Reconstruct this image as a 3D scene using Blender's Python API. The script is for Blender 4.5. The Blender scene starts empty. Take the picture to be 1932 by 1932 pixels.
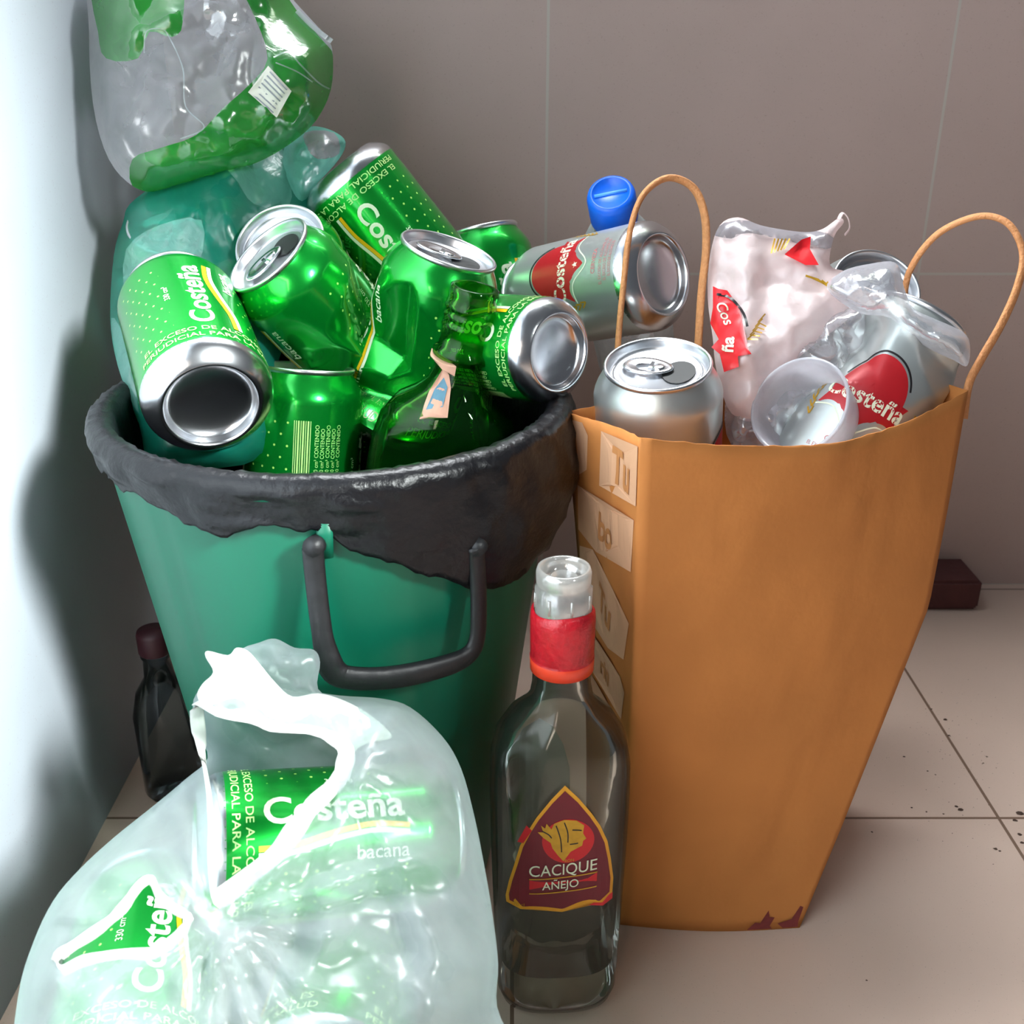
import bpy, bmesh, math, random
from mathutils import Vector, Matrix, noise
from mathutils.geometry import delaunay_2d_cdt
random.seed(7)
S = bpy.context.scene
COL = S.collection
# ------------------------------------------------------------------ camera
H = 0.48; TH = math.radians(23.8); FPX = 2000.0
cam = bpy.data.cameras.new('camera'); cam.lens = 36*FPX/1932; cam.sensor_width = 36
cam.clip_start = 0.01; cam.clip_end = 20
cam.dof.use_dof = True; cam.dof.focus_distance = 0.56; cam.dof.aperture_fstop = 22
co = bpy.data.objects.new('camera', cam); COL.objects.link(co)
co.location = (0, 0, H); co.rotation_euler = (math.pi/2-TH, 0, 0)
S.camera = co
# ------------------------------------------------------------------ world, lights, exposure
w = bpy.data.worlds.new('world'); S.world = w; w.use_nodes = True
bg = w.node_tree.nodes['Background']
bg.inputs[0].default_value = (0.80, 0.86, 0.95, 1); bg.inputs[1].default_value = 0.11
def area(name, loc, target, sx, sy, power, color, spread=math.pi):
    l = bpy.data.lights.new(name, 'AREA'); l.shape = 'RECTANGLE'; l.size = sx; l.size_y = sy
    l.energy = power; l.color = color; l.spread = spread
    o = bpy.data.objects.new(name, l); COL.objects.link(o); o.location = loc
    o.rotation_euler = (Vector(target)-Vector(loc)).to_track_quat('-Z', 'Y').to_euler()
    return o
area('window_daylight', (-0.10, 1.03, 1.38), (-0.03, 0.10, 1.05), 0.9, 0.72, 82, (0.93, 0.97, 1.0))
area('room_fill', (-0.42, -0.60, 0.62), (0.10, 0.50, 0.15), 0.45, 0.45, 3.0, (1.0, 0.84, 0.70), math.radians(100))
sp = bpy.data.lights.new('added_wall_spot', 'SPOT'); sp.energy = 980; sp.spot_size = math.radians(46); sp.spot_blend = 0.45  # added spot lamp, not sunlight: whitens the left wall and the white bag
sp.shadow_soft_size = 0.16; sp.color = (0.94, 1.0, 0.98)
so = bpy.data.objects.new('added_wall_spot', sp); COL.objects.link(so); so.location = (0.70, -0.40, 1.10)
so.rotation_euler = Vector((-0.925, 0.392, -0.468)).to_track_quat('-Z', 'Y').to_euler()
vs = S.view_settings; vs.view_transform = 'Standard'; vs.look = 'None'; vs.exposure = 0.0; vs.gamma = 1
vs.use_curve_mapping = False

# ------------------------------------------------------------------ helpers
def lin(c):
    return tuple(((v/255+0.055)/1.055)**2.4 if v/255 > 0.04045 else v/255/12.92 for v in c) + (1,)
F_ = Vector((0, math.cos(TH), -math.sin(TH))); U_ = Vector((0, math.sin(TH), math.cos(TH)))
CAM = Vector((0, 0, H))
def ray(px, py): return Vector(((px-966)/FPX, 0, 0)) + U_*((966-py)/FPX) + F_
def P(px, py, Z): return CAM + ray(px, py)*Z
def at_height(px, py, z):
    r = ray(px, py); return CAM + r*((z-H)/r.z)
def tag(o, label=None, cat=None, group=None, kind=None):
    if label: o['label'] = label
    if cat: o['category'] = cat
    if group: o['group'] = group
    if kind: o['kind'] = kind
    return o
def empty(name, loc=(0, 0, 0)):
    o = bpy.data.objects.new(name, None); COL.objects.link(o); o.location = loc
    o.empty_display_size = 0.01
    return o
def mesh_obj(name, verts, faces, mats, fm=None, parent=None, smooth=True, M=None, uvs=None):
    me = bpy.data.meshes.new(name)
    me.from_pydata([tuple(M @ Vector(v)) if M else tuple(v) for v in verts], [], faces)
    for m in (mats if isinstance(mats, (list, tuple)) else [mats]): me.materials.append(m)
    if fm: me.polygons.foreach_set('material_index', fm)
    if smooth: me.polygons.foreach_set('use_smooth', [True]*len(me.polygons))
    if uvs:
        ul = me.uv_layers.new(name='uv')
        for lp in me.loops: ul.data[lp.index].uv = uvs[lp.vertex_index]
    me.update()
    o = bpy.data.objects.new(name, me); COL.objects.link(o)
    if parent: o.parent = parent; o.matrix_parent_inverse = Matrix.Translation(-parent.location)
    return o
class NT:
    def __init__(s, m): s.n = m.node_tree.nodes; s.l = m.node_tree.links
    def node(s, t, **k):
        x = s.n.new(t)
        for a, b in k.items(): setattr(x, a, b)
        return x
    def math(s, op, a, b=None, c=None):
        x = s.node('ShaderNodeMath', operation=op)
        for i, v in enumerate((a, b, c)):
            if v is None: continue
            if isinstance(v, (int, float)): x.inputs[i].default_value = v
            else: s.l.new(v, x.inputs[i])
        return x.outputs[0]
    def mix(s, f, a, b):
        x = s.node('ShaderNodeMix', data_type='RGBA')
        for i, v in ((0, f), (6, a), (7, b)):
            if isinstance(v, (int, float)): x.inputs[i].default_value = v
            elif isinstance(v, tuple): x.inputs[i].default_value = v
            else: s.l.new(v, x.inputs[i])
        return x.outputs[2]
def mat(name, rgb, rough=0.5, metal=0.0, var=0.06, scale=60, bump=0.0, bscale=200, coat=0.0, spec=0.5, sub=0):
    m = bpy.data.materials.new(name); m.use_nodes = True; t = NT(m)
    b = t.n['Principled BSDF']; c = lin(rgb)
    tc = t.node('ShaderNodeTexCoord'); nz = t.node('ShaderNodeTexNoise'); nz.inputs['Scale'].default_value = scale
    t.l.new(tc.outputs['Object'], nz.inputs['Vector'])
    d = tuple(v*(1-var*2) for v in c[:3])+(1,); e = tuple(min(1, v*(1+var*2)) for v in c[:3])+(1,)
    t.l.new(t.mix(nz.outputs[0], d, e), b.inputs['Base Color'])
    b.inputs['Roughness'].default_value = rough; b.inputs['Metallic'].default_value = metal
    b.inputs['Coat Weight'].default_value = coat; b.inputs['Coat Roughness'].default_value = 0.08
    b.inputs['Specular IOR Level'].default_value = spec
    if bump:
        n2 = t.node('ShaderNodeTexNoise'); n2.inputs['Scale'].default_value = bscale; n2.inputs['Detail'].default_value = 4
        t.l.new(tc.outputs['Object'], n2.inputs['Vector'])
        bp = t.node('ShaderNodeBump'); bp.inputs['Strength'].default_value = bump; bp.inputs['Distance'].default_value = 0.002
        t.l.new(n2.outputs[0], bp.inputs['Height']); t.l.new(bp.outputs[0], b.inputs['Normal'])
    return m
def film_mat(name, rgb, clear, rough=0.2, gloss=0.10, tint=(255, 255, 255), transl=0.5, bump=0.3, bscale=90):
    """thin plastic film: partly see-through, partly light-scattering, with a sheen"""
    m = bpy.data.materials.new(name); m.use_nodes = True; t = NT(m)
    t.n.remove(t.n['Principled BSDF']); out = t.n['Material Output']
    tc = t.node('ShaderNodeTexCoord'); nz = t.node('ShaderNodeTexNoise'); nz.inputs['Scale'].default_value = bscale
    nz.inputs['Detail'].default_value = 5; nz.inputs['Distortion'].default_value = 1.0
    t.l.new(tc.outputs['Object'], nz.inputs['Vector'])
    bp = t.node('ShaderNodeBump'); bp.inputs['Strength'].default_value = bump; bp.inputs['Distance'].default_value = 0.004
    t.l.new(nz.outputs[0], bp.inputs['Height'])
    di = t.node('ShaderNodeBsdfDiffuse'); di.inputs[0].default_value = lin(rgb)
    tl = t.node('ShaderNodeBsdfTranslucent'); tl.inputs[0].default_value = lin(rgb)
    tr = t.node('ShaderNodeBsdfTransparent'); tr.inputs[0].default_value = lin(tint)
    gl = t.node('ShaderNodeBsdfGlossy'); gl.inputs['Roughness'].default_value = rough
    for x in (di, gl, tl): t.l.new(bp.outputs[0], x.inputs['Normal'])
    a = t.node('ShaderNodeMixShader'); a.inputs[0].default_value = transl; t.l.new(di.outputs[0], a.inputs[1]); t.l.new(tl.outputs[0], a.inputs[2])
    b = t.node('ShaderNodeMixShader'); t.l.new(a.outputs[0], b.inputs[1]); t.l.new(tr.outputs[0], b.inputs[2])
    lw = t.node('ShaderNodeLayerWeight'); lw.inputs[0].default_value = 0.35
    # grazing film looks denser
    f = t.math('MULTIPLY', t.math('SUBTRACT', 1.0, t.math('MULTIPLY', lw.outputs['Facing'], 0.55)), clear)
    f = t.math('ADD', f, t.math('MULTIPLY', t.math('SUBTRACT', nz.outputs[0], 0.5), 0.25)); t.l.new(f, b.inputs[0])
    c = t.node('ShaderNodeMixShader'); t.l.new(b.outputs[0], c.inputs[1]); t.l.new(gl.outputs[0], c.inputs[2])
    t.l.new(t.math('ADD', gloss*0.6, t.math('MULTIPLY', lw.outputs['Fresnel'], gloss)), c.inputs[0])
    t.l.new(c.outputs[0], out.inputs[0])
    return m
def glass_mat(name, tint, edge, rough=0.03, haze=0.0, hz=(200, 205, 200)):
    """thin bottle wall"""
    m = bpy.data.materials.new(name); m.use_nodes = True; t = NT(m)
    t.n.remove(t.n['Principled BSDF']); out = t.n['Material Output']
    tc = t.node('ShaderNodeTexCoord'); nz = t.node('ShaderNodeTexNoise'); nz.inputs['Scale'].default_value = 35
    t.l.new(tc.outputs['Object'], nz.inputs['Vector'])
    bp = t.node('ShaderNodeBump'); bp.inputs['Strength'].default_value = 0.15; bp.inputs['Distance'].default_value = 0.003
    t.l.new(nz.outputs[0], bp.inputs['Height'])
    lw = t.node('ShaderNodeLayerWeight'); lw.inputs[0].default_value = 0.25
    t.l.new(bp.outputs[0], lw.inputs['Normal'])
    tr = t.node('ShaderNodeBsdfTransparent')
    t.l.new(t.mix(t.math('POWER', lw.outputs['Facing'], 2.2), lin(tint), lin(edge)), tr.inputs[0])
    gl = t.node('ShaderNodeBsdfGlossy'); gl.inputs['Roughness'].default_value = rough; t.l.new(bp.outputs[0], gl.inputs['Normal'])
    c = t.node('ShaderNodeMixShader'); t.l.new(tr.outputs[0], c.inputs[1]); t.l.new(gl.outputs[0], c.inputs[2])
    t.l.new(t.math('MULTIPLY', lw.outputs['Fresnel'], 0.9), c.inputs[0])
    last = c
    if haze:
        df = t.node('ShaderNodeBsdfDiffuse'); df.inputs[0].default_value = lin(hz)
        d = t.node('ShaderNodeMixShader'); d.inputs[0].default_value = haze
        t.l.new(c.outputs[0], d.inputs[1]); t.l.new(df.outputs[0], d.inputs[2]); last = d
    t.l.new(last.outputs[0], out.inputs[0])
    return m
def box(name, lo, hi, m, parent=None, bev=0.0):
    bm = bmesh.new(); bmesh.ops.create_cube(bm, size=1)
    for v in bm.verts: v.co = Vector([lo[i]+(v.co[i]+0.5)*(hi[i]-lo[i]) for i in range(3)])
    if bev: bmesh.ops.bevel(bm, geom=bm.edges[:], offset=bev, segments=2, affect='EDGES')
    me = bpy.data.meshes.new(name); bm.to_mesh(me); bm.free(); me.materials.append(m)
    o = bpy.data.objects.new(name, me); COL.objects.link(o)
    if parent: o.parent = parent; o.matrix_parent_inverse = Matrix.Translation(-parent.location)
    return o
def catmull(pts, n=6, closed=True):
    out = []; N = len(pts)
    for i in range(N if closed else N-1):
        g = lambda k: pts[k % N] if closed else pts[min(max(k, 0), N-1)]
        p0, p1, p2, p3 = g(i-1), g(i), g(i+1), g(i+2)
        for k in range(n):
            t = k/n
            out.append(tuple(0.5*((2*b)+(-a+c)*t+(2*a-5*b+4*c-d)*t*t+(-a+3*b-3*c+d)*t**3) for a, b, c, d in zip(p0, p1, p2, p3)))
    if not closed: out.append(tuple(pts[-1]))
    return out
def sweep(pts, rads, seg=10, closed=False, flat=None):
    """tube along a list of points; rads = radius (or list); flat = (a,b) cross-section scale"""
    pts = [Vector(p) for p in pts]; n = len(pts); vs_, fs = [], []
    up = Vector((0, 0, 1)); prev = None
    for i, p in enumerate(pts):
        if closed: t = (pts[(i+1) % n]-pts[i-1]).normalized()
        else: t = (pts[min(i+1, n-1)]-pts[max(i-1, 0)]).normalized()
        a = (prev - t*prev.dot(t)) if prev else t.cross(up if abs(t.z) < 0.9 else Vector((1, 0, 0)))
        a.normalize(); prev = a; b = t.cross(a)
        r = rads[i] if isinstance(rads, (list, tuple)) else rads
        fa, fb = flat or (1, 1)
        for k in range(seg):
            q = 2*math.pi*k/seg
            vs_.append(p + a*math.cos(q)*r*fa + b*math.sin(q)*r*fb)
    m = n if closed else n-1
    for i in range(m):
        for k in range(seg):
            j = (i+1) % n
            fs.append((i*seg+k, i*seg+(k+1) % seg, j*seg+(k+1) % seg, j*seg+k))
    if not closed:
        fs.append(tuple(range(seg))[::-1]); fs.append(tuple((n-1)*seg+k for k in range(seg)))
    return vs_, fs
def lathe(prof, seg=64, sx=1.0, sy=1.0, power=2.0, f=None):
    """prof [(r,z)] ; superellipse cross-section when power>2 ; f(r,z) -> (sx,sy,power)"""
    v, fc = [], []
    for r, z in prof:
        a, b, p = f(r, z) if f else (sx, sy, power)
        for k in range(seg):
            q = 2*math.pi*k/seg; c, s = math.cos(q), math.sin(q)
            e = (abs(c)**p+abs(s)**p)**(-1/p)
            v.append((r*a*c*e, r*b*s*e, z))
    for i in range(len(prof)-1):
        for k in range(seg):
            fc.append((i*seg+k, i*seg+(k+1) % seg, (i+1)*seg+(k+1) % seg, (i+1)*seg+k))
    return v, fc
def smooth(a, b, x):
    t = min(max((x-a)/(b-a), 0), 1); return t*t*(3-2*t)
def inside(p, poly):
    x, y = p; c = False; j = len(poly)-1
    for i in range(len(poly)):
        xi, yi = poly[i][:2]; xj, yj = poly[j][:2]
        if (yi > y) != (yj > y) and x < (xj-xi)*(y-yi)/(yj-yi)+xi: c = not c
        j = i
    return c
def pdist(p, poly):
    best = 1e9; x, y = p; n = len(poly)
    for i in range(n):
        x1, y1 = poly[i][:2]; x2, y2 = poly[(i+1) % n][:2]
        dx, dy = x2-x1, y2-y1; L = dx*dx+dy*dy
        t = 0 if L == 0 else max(0, min(1, ((x-x1)*dx+(y-y1)*dy)/L))
        best = min(best, (x-x1-t*dx)**2+(y-y1-t*dy)**2)
    return math.sqrt(best)

# ------------------------------------------------------------------ printed lettering as flat triangles
def text2d(s, size, bold=0.0, shear=0.0, align='CENTER', grid=0.0022, width=None, spacing=1.0):
    c = bpy.data.curves.new('t', 'FONT'); c.body = s; c.size = size; c.offset = bold*size; c.shear = shear
    c.align_x = align; c.align_y = 'CENTER'; c.resolution_u = 4; c.space_character = spacing
    o = bpy.data.objects.new('t', c); COL.objects.link(o)
    bpy.context.view_layer.update()
    me = o.evaluated_get(bpy.context.evaluated_depsgraph_get()).to_mesh()
    bm = bmesh.new(); bm.from_mesh(me)
    bpy.data.objects.remove(o); bpy.data.curves.remove(c)
    if width and bm.verts:
        x0 = min(v.co.x for v in bm.verts); x1 = max(v.co.x for v in bm.verts)
        for v in bm.verts: v.co.x *= width/(x1-x0)
    xs = [v.co.x for v in bm.verts]; ys = [v.co.y for v in bm.verts]
    if grid and xs:
        for ax, lo, hi in ((0, min(xs), max(xs)), (1, min(ys), max(ys))):
            k = lo+grid
            while k < hi:
                pc = Vector((0, 0, 0)); pc[ax] = k; pn = Vector((0, 0, 0)); pn[ax] = 1
                bmesh.ops.bisect_plane(bm, geom=bm.verts[:]+bm.edges[:]+bm.faces[:], plane_co=pc, plane_no=pn)
                k += grid
    bmesh.ops.triangulate(bm, faces=bm.faces[:])
    bm.verts.index_update()
    v = [(q.co.x, q.co.y) for q in bm.verts]; f = [tuple(q.index for q in x.verts) for x in bm.faces]
    bm.free()
    return v, f
def poly2d(outline, grid=0.0025, holes=()):
    pts = [Vector(p) for p in outline]; n = len(pts); ed = [(i, (i+1) % n) for i in range(n)]
    for h in holes:
        b = len(pts); pts += [Vector(p) for p in h]; ed += [(b+i, b+(i+1) % len(h)) for i in range(len(h))]
    xs = [p.x for p in pts]; ys = [p.y for p in pts]
    x = min(xs)+grid/2
    while x < max(xs):
        y = min(ys)+grid/2
        while y < max(ys):
            if inside((x, y), outline) and pdist((x, y), outline) > grid*0.3 and not any(inside((x, y), h) for h in holes): pts.append(Vector((x, y)))
            y += grid
        x += grid
    r = delaunay_2d_cdt(pts, ed, [], 0, 1e-7)
    v = [(p.x, p.y) for p in r[0]]; f = []
    for t in r[2]:
        c = (sum(v[i][0] for i in t)/3, sum(v[i][1] for i in t)/3)
        if inside(c, outline) and not any(inside(c, h) for h in holes): f.append(tuple(t))
    return v, f
def strip2d(center, w, n=24):
    """center: list of (x,y); constant width w"""
    c = catmull(center, n//max(1, len(center)-1)+1, closed=False); v, f = [], []
    for i, p in enumerate(c):
        a = c[max(i-1, 0)]; b = c[min(i+1, len(c)-1)]
        d = Vector((b[0]-a[0], b[1]-a[1])).normalized(); nx, ny = -d.y*w/2, d.x*w/2
        v += [(p[0]+nx, p[1]+ny), (p[0]-nx, p[1]-ny)]
        if i: k = 2*i; f.append((k-2, k-1, k+1, k))
    return v, f
def circ(cx, cy, rx, ry=None, n=36, a0=0, a1=2*math.pi):
    ry = ry or rx
    return [(cx+rx*math.cos(a0+(a1-a0)*i/n), cy+ry*math.sin(a0+(a1-a0)*i/n)) for i in range(n)]
def xf(g, dx=0, dy=0, rot=0, s=1):
    c, q = math.cos(rot), math.sin(rot)
    return [(s*(x*c-y*q)+dx, s*(x*q+y*c)+dy) for x, y in g[0]], g[1]

# ------------------------------------------------------------------ materials
def seams(name, rgb, x0, xp, y0, yp, axes, wline, line_rgb, rough, var=0.05, sc=8):
    m = bpy.data.materials.new(name); m.use_nodes = True; t = NT(m); b = t.n['Principled BSDF']
    tc = t.node('ShaderNodeTexCoord'); sx = t.node('ShaderNodeSeparateXYZ'); t.l.new(tc.outputs['Object'], sx.inputs[0])
    def ln(sock, o, p):
        a = t.math('FRACT', t.math('DIVIDE', t.math('SUBTRACT', sock, o-p/2), p))
        return t.math('LESS_THAN', t.math('ABSOLUTE', t.math('SUBTRACT', a, 0.5)), wline/p/2)
    k = t.math('MAXIMUM', ln(sx.outputs[axes[0]], x0, xp), ln(sx.outputs[axes[1]], y0, yp))
    nz = t.node('ShaderNodeTexNoise'); nz.inputs['Scale'].default_value = sc; nz.inputs['Detail'].default_value = 6
    t.l.new(tc.outputs['Object'], nz.inputs['Vector']); c = lin(rgb)
    base = t.mix(nz.outputs[0], tuple(v*(1-var*2) for v in c[:3])+(1,), tuple(v*(1+var*2) for v in c[:3])+(1,))
    n3 = t.node('ShaderNodeTexNoise'); n3.inputs['Scale'].default_value = 900; t.l.new(tc.outputs['Object'], n3.inputs['Vector'])
    base = t.mix(t.math('MULTIPLY', t.math('GREATER_THAN', n3.outputs[0], 0.70), 0.35), base, lin((120, 100, 85)))
    t.l.new(t.mix(k, base, lin(line_rgb)), b.inputs['Base Color'])
    b.inputs['Roughness'].default_value = rough
    bp = t.node('ShaderNodeBump'); bp.inputs['Strength'].default_value = 0.5; bp.inputs['Distance'].default_value = 0.001
    t.l.new(t.math('SUBTRACT', 1, k), bp.inputs['Height']); t.l.new(bp.outputs[0], b.inputs['Normal'])
    return m
M_WALL = seams('wall_tile', (176, 154, 146), 0.0284, 0.32, 0.0, 0.30, ('X', 'Z'), 0.0022, (176, 168, 160), 0.38)
M_WALL_L = seams('wall_paint', (150, 156, 164), 0.1, 5, 0.0, 5, ('Y', 'Z'), 0.001, (170, 175, 178), 0.6)
M_FLOOR = seams('floor_tile', (204, 180, 164), 0.330, 0.33, 0.574, 0.33, ('X', 'Y'), 0.0022, (120, 96, 80), 0.32)
M_ALU = mat('aluminium', (214, 216, 220), 0.22, 1.0, var=0.03, scale=20)
M_ALU_D = mat('aluminium_lid', (222, 224, 228), 0.30, 1.0, var=0.03, scale=30)
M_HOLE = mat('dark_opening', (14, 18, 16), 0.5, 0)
M_WHITE = mat('print_cream', (226, 232, 205), 0.4, 0, var=0.03)
M_YEL = mat('print_yellow', (236, 180, 20), 0.35, 0, var=0.04)
M_LIME = mat('print_lime', (186, 220, 140), 0.4, 0)
M_RED = mat('print_red', (176, 26, 34), 0.35, 0.1, var=0.12)
M_BLACK = mat('print_black', (28, 24, 26), 0.4)
M_GOLD = mat('print_gold', (196, 150, 40), 0.35, 0.3, var=0.12, scale=300)
M_PINK = mat('print_pale_red', (196, 120, 122), 0.5)
def green_can_mat():
    m = mat('green_can_paint', (8, 172, 56), 0.24, 0.72, var=0.10, scale=14, coat=0.5)
    t = NT(m); b = t.n['Principled BSDF']; old = b.inputs['Base Color'].links[0].from_socket
    uv = t.node('ShaderNodeUVMap'); uv.uv_map = 'uv'; sx = t.node('ShaderNodeSeparateXYZ'); t.l.new(uv.outputs[0], sx.inputs[0])
    s, h = sx.outputs[0], sx.outputs[1]
    row = t.math('FLOOR', t.math('DIVIDE', h, 6.4))
    off = t.math('MULTIPLY', t.math('MODULO', row, 2.0), 3.7)
    fx = t.math('SUBTRACT', t.math('FRACT', t.math('DIVIDE', t.math('ADD', s, t.math('ADD', off, 740.0)), 7.4)), 0.5)
    fy = t.math('SUBTRACT', t.math('FRACT', t.math('DIVIDE', h, 6.4)), 0.5)
    d = t.math('SQRT', t.math('ADD', t.math('POWER', t.math('MULTIPLY', fx, 7.4), 2.0), t.math('POWER', t.math('MULTIPLY', fy, 6.4), 2.0)))
    dot = t.math('LESS_THAN', d, 0.66)
    a = t.math('ABSOLUTE', s)                       # dots only beside the two label fields
    z = t.math('MULTIPLY', t.math('GREATER_THAN', a, 19.0), t.math('LESS_THAN', a, 46.0))
    z = t.math('MULTIPLY', z, t.math('MULTIPLY', t.math('GREATER_THAN', h, 24.0), t.math('LESS_THAN', h, 92.0)))
    fac = t.math('MULTIPLY', dot, z)
    t.l.new(t.mix(fac, old, lin((176, 222, 110))), b.inputs['Base Color'])
    t.l.new(t.math('SUBTRACT', 0.72, t.math('MULTIPLY', fac, 0.7)), b.inputs['Metallic'])
    return m
M_GREEN = green_can_mat()
M_SILVER = mat('silver_can_paint', (196, 202, 200), 0.34, 0.75, var=0.04, scale=14)
M_KRAFT = mat('kraft_paper', (194, 124, 66), 0.75, 0, var=0.07, scale=22, bump=0.35, bscale=60, spec=0.2)
M_KRAFT_P = mat('kraft_pale_print', (214, 164, 128), 0.75, 0, var=0.03, scale=30, spec=0.2)
M_KRAFT_D = mat('kraft_print_letter', (190, 128, 78), 0.75, 0, var=0.03, scale=30, spec=0.2)
M_CORD = mat('paper_cord', (206, 140, 88), 0.7, 0, var=0.1, scale=300, bump=0.5, bscale=700)
M_BIN = mat('bin_green', (0, 96, 72), 0.42, 0, var=0.05, scale=14)
M_BINH = mat('handle_black', (18, 18, 21), 0.5, 0, var=0.1, bump=0.2)
M_LINER = mat('liner_black', (10, 10, 14), 0.36, 0, var=0.15, bump=0.35, bscale=240, spec=0.35)
M_BLUE = mat('cap_blue', (8, 100, 228), 0.38, 0, var=0.04)
M_PET = film_mat('pet_clear', (225, 235, 238), 0.85, rough=0.08, gloss=0.3, transl=0.3, bump=0.1)
M_CLEAR = film_mat('film_clear', (228, 228, 236), 0.70, rough=0.12, gloss=0.26, transl=0.4, bump=0.15, bscale=60)
M_CLEAR2 = film_mat('film_hazy', (190, 188, 196), 0.66, rough=0.25, gloss=0.06, transl=0.5, bump=0.15, bscale=45)
M_GFILM = film_mat('film_green', (38, 138, 48), 0.22, rough=0.16, gloss=0.14, tint=(120, 220, 130), transl=0.45, bump=0.12, bscale=60)
M_TEAL = film_mat('film_teal', (24, 150, 128), 0.34, rough=0.3, gloss=0.08, tint=(110, 220, 200), transl=0.5, bump=0.3, bscale=40)
M_TEALP = film_mat('film_pale_teal', (130, 205, 190), 0.35, rough=0.25, gloss=0.10, tint=(190, 240, 230), transl=0.5)
M_WBAG = film_mat('film_white', (186, 195, 198), 0.64, rough=0.34, gloss=0.05, tint=(232, 243, 238), transl=0.55, bump=0.06, bscale=38)
M_WBAG2 = film_mat('film_white_folded', (236, 236, 232), 0.20, rough=0.3, gloss=0.06, transl=0.5, bump=0.15, bscale=60)
M_WRAP = film_mat('film_white_print', (250, 232, 230), 0.04, rough=0.3, gloss=0.10, transl=0.45, bump=0.15, bscale=50)
M_GLASSG = glass_mat('glass_green', (176, 232, 150), (30, 120, 40), haze=0.05, hz=(30, 110, 40))
M_GLASSC = glass_mat('glass_clear', (246, 248, 244), (150, 156, 148), haze=0.02, hz=(150, 150, 140))
M_POUR = film_mat('pourer_clear', (240, 238, 232), 0.45, rough=0.08, gloss=0.4, transl=0.6, bump=0.05)
M_SLEEVE = mat('sleeve_red', (186, 24, 38), 0.3, 0, var=0.16, scale=200, bump=0.3, bscale=400)
M_SLEEVE2 = mat('sleeve_orange_band', (226, 66, 40), 0.3, 0, var=0.05)
M_LABEL = mat('label_maroon', (112, 12, 34), 0.45, 0, var=0.12, scale=40)
M_LABELR = mat('label_bright_red', (206, 18, 34), 0.45, 0, var=0.05)
M_LABELY = mat('label_border', (226, 160, 40), 0.4, 0.2, var=0.08)
M_PAPER = mat('paper_label_back', (190, 190, 178), 0.7, 0, var=0.03)
M_STAMP = mat('tax_stamp', (214, 164, 140), 0.7, 0, var=0.08, scale=200)
M_STAMPB = mat('tax_stamp_blue', (96, 140, 160), 0.7, 0, var=0.1, scale=200)
M_STAIN = mat('stain', (118, 44, 40), 0.8, 0, var=0.2, scale=200)
M_BRICK = mat('block_brown', (84, 44, 42), 0.8, 0, var=0.12, bump=0.4)
M_DIRT = mat('dirt', (70, 52, 42), 0.9, 0, var=0.2)
M_DARKG = glass_mat('glass_dark', (176, 186, 190), (84, 94, 100))
M_CAPD = mat('cap_dark_red', (62, 26, 34), 0.5)

# ------------------------------------------------------------------ setting
def st(o): o['kind'] = 'structure'; return o
XL = -0.275; YB = 0.914
st(box('floor', (XL-0.05, -1.2, -0.03), (1.2, YB+0.05, 0), M_FLOOR))
st(box('wall_back', (XL-0.05, YB, 0), (1.2, YB+0.05, 0.92), M_WALL))
st(box('wall_left', (XL-0.05, -1.2, 0), (XL, YB, 2.0), M_WALL_L))
wf = st(empty('window_1', (0, YB, 0.92)))
box('sill', (XL, YB-0.01, 0.92), (1.2, YB+0.05, 0.94), M_WHITE, wf)
for x in (XL, 0.42): box('frame_post', (x, YB, 0.94), (x+0.03, YB+0.04, 1.75), M_WHITE, wf)
box('frame_head', (XL, YB, 1.75), (1.2, YB+0.05, 1.80), M_WHITE, wf)

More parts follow.
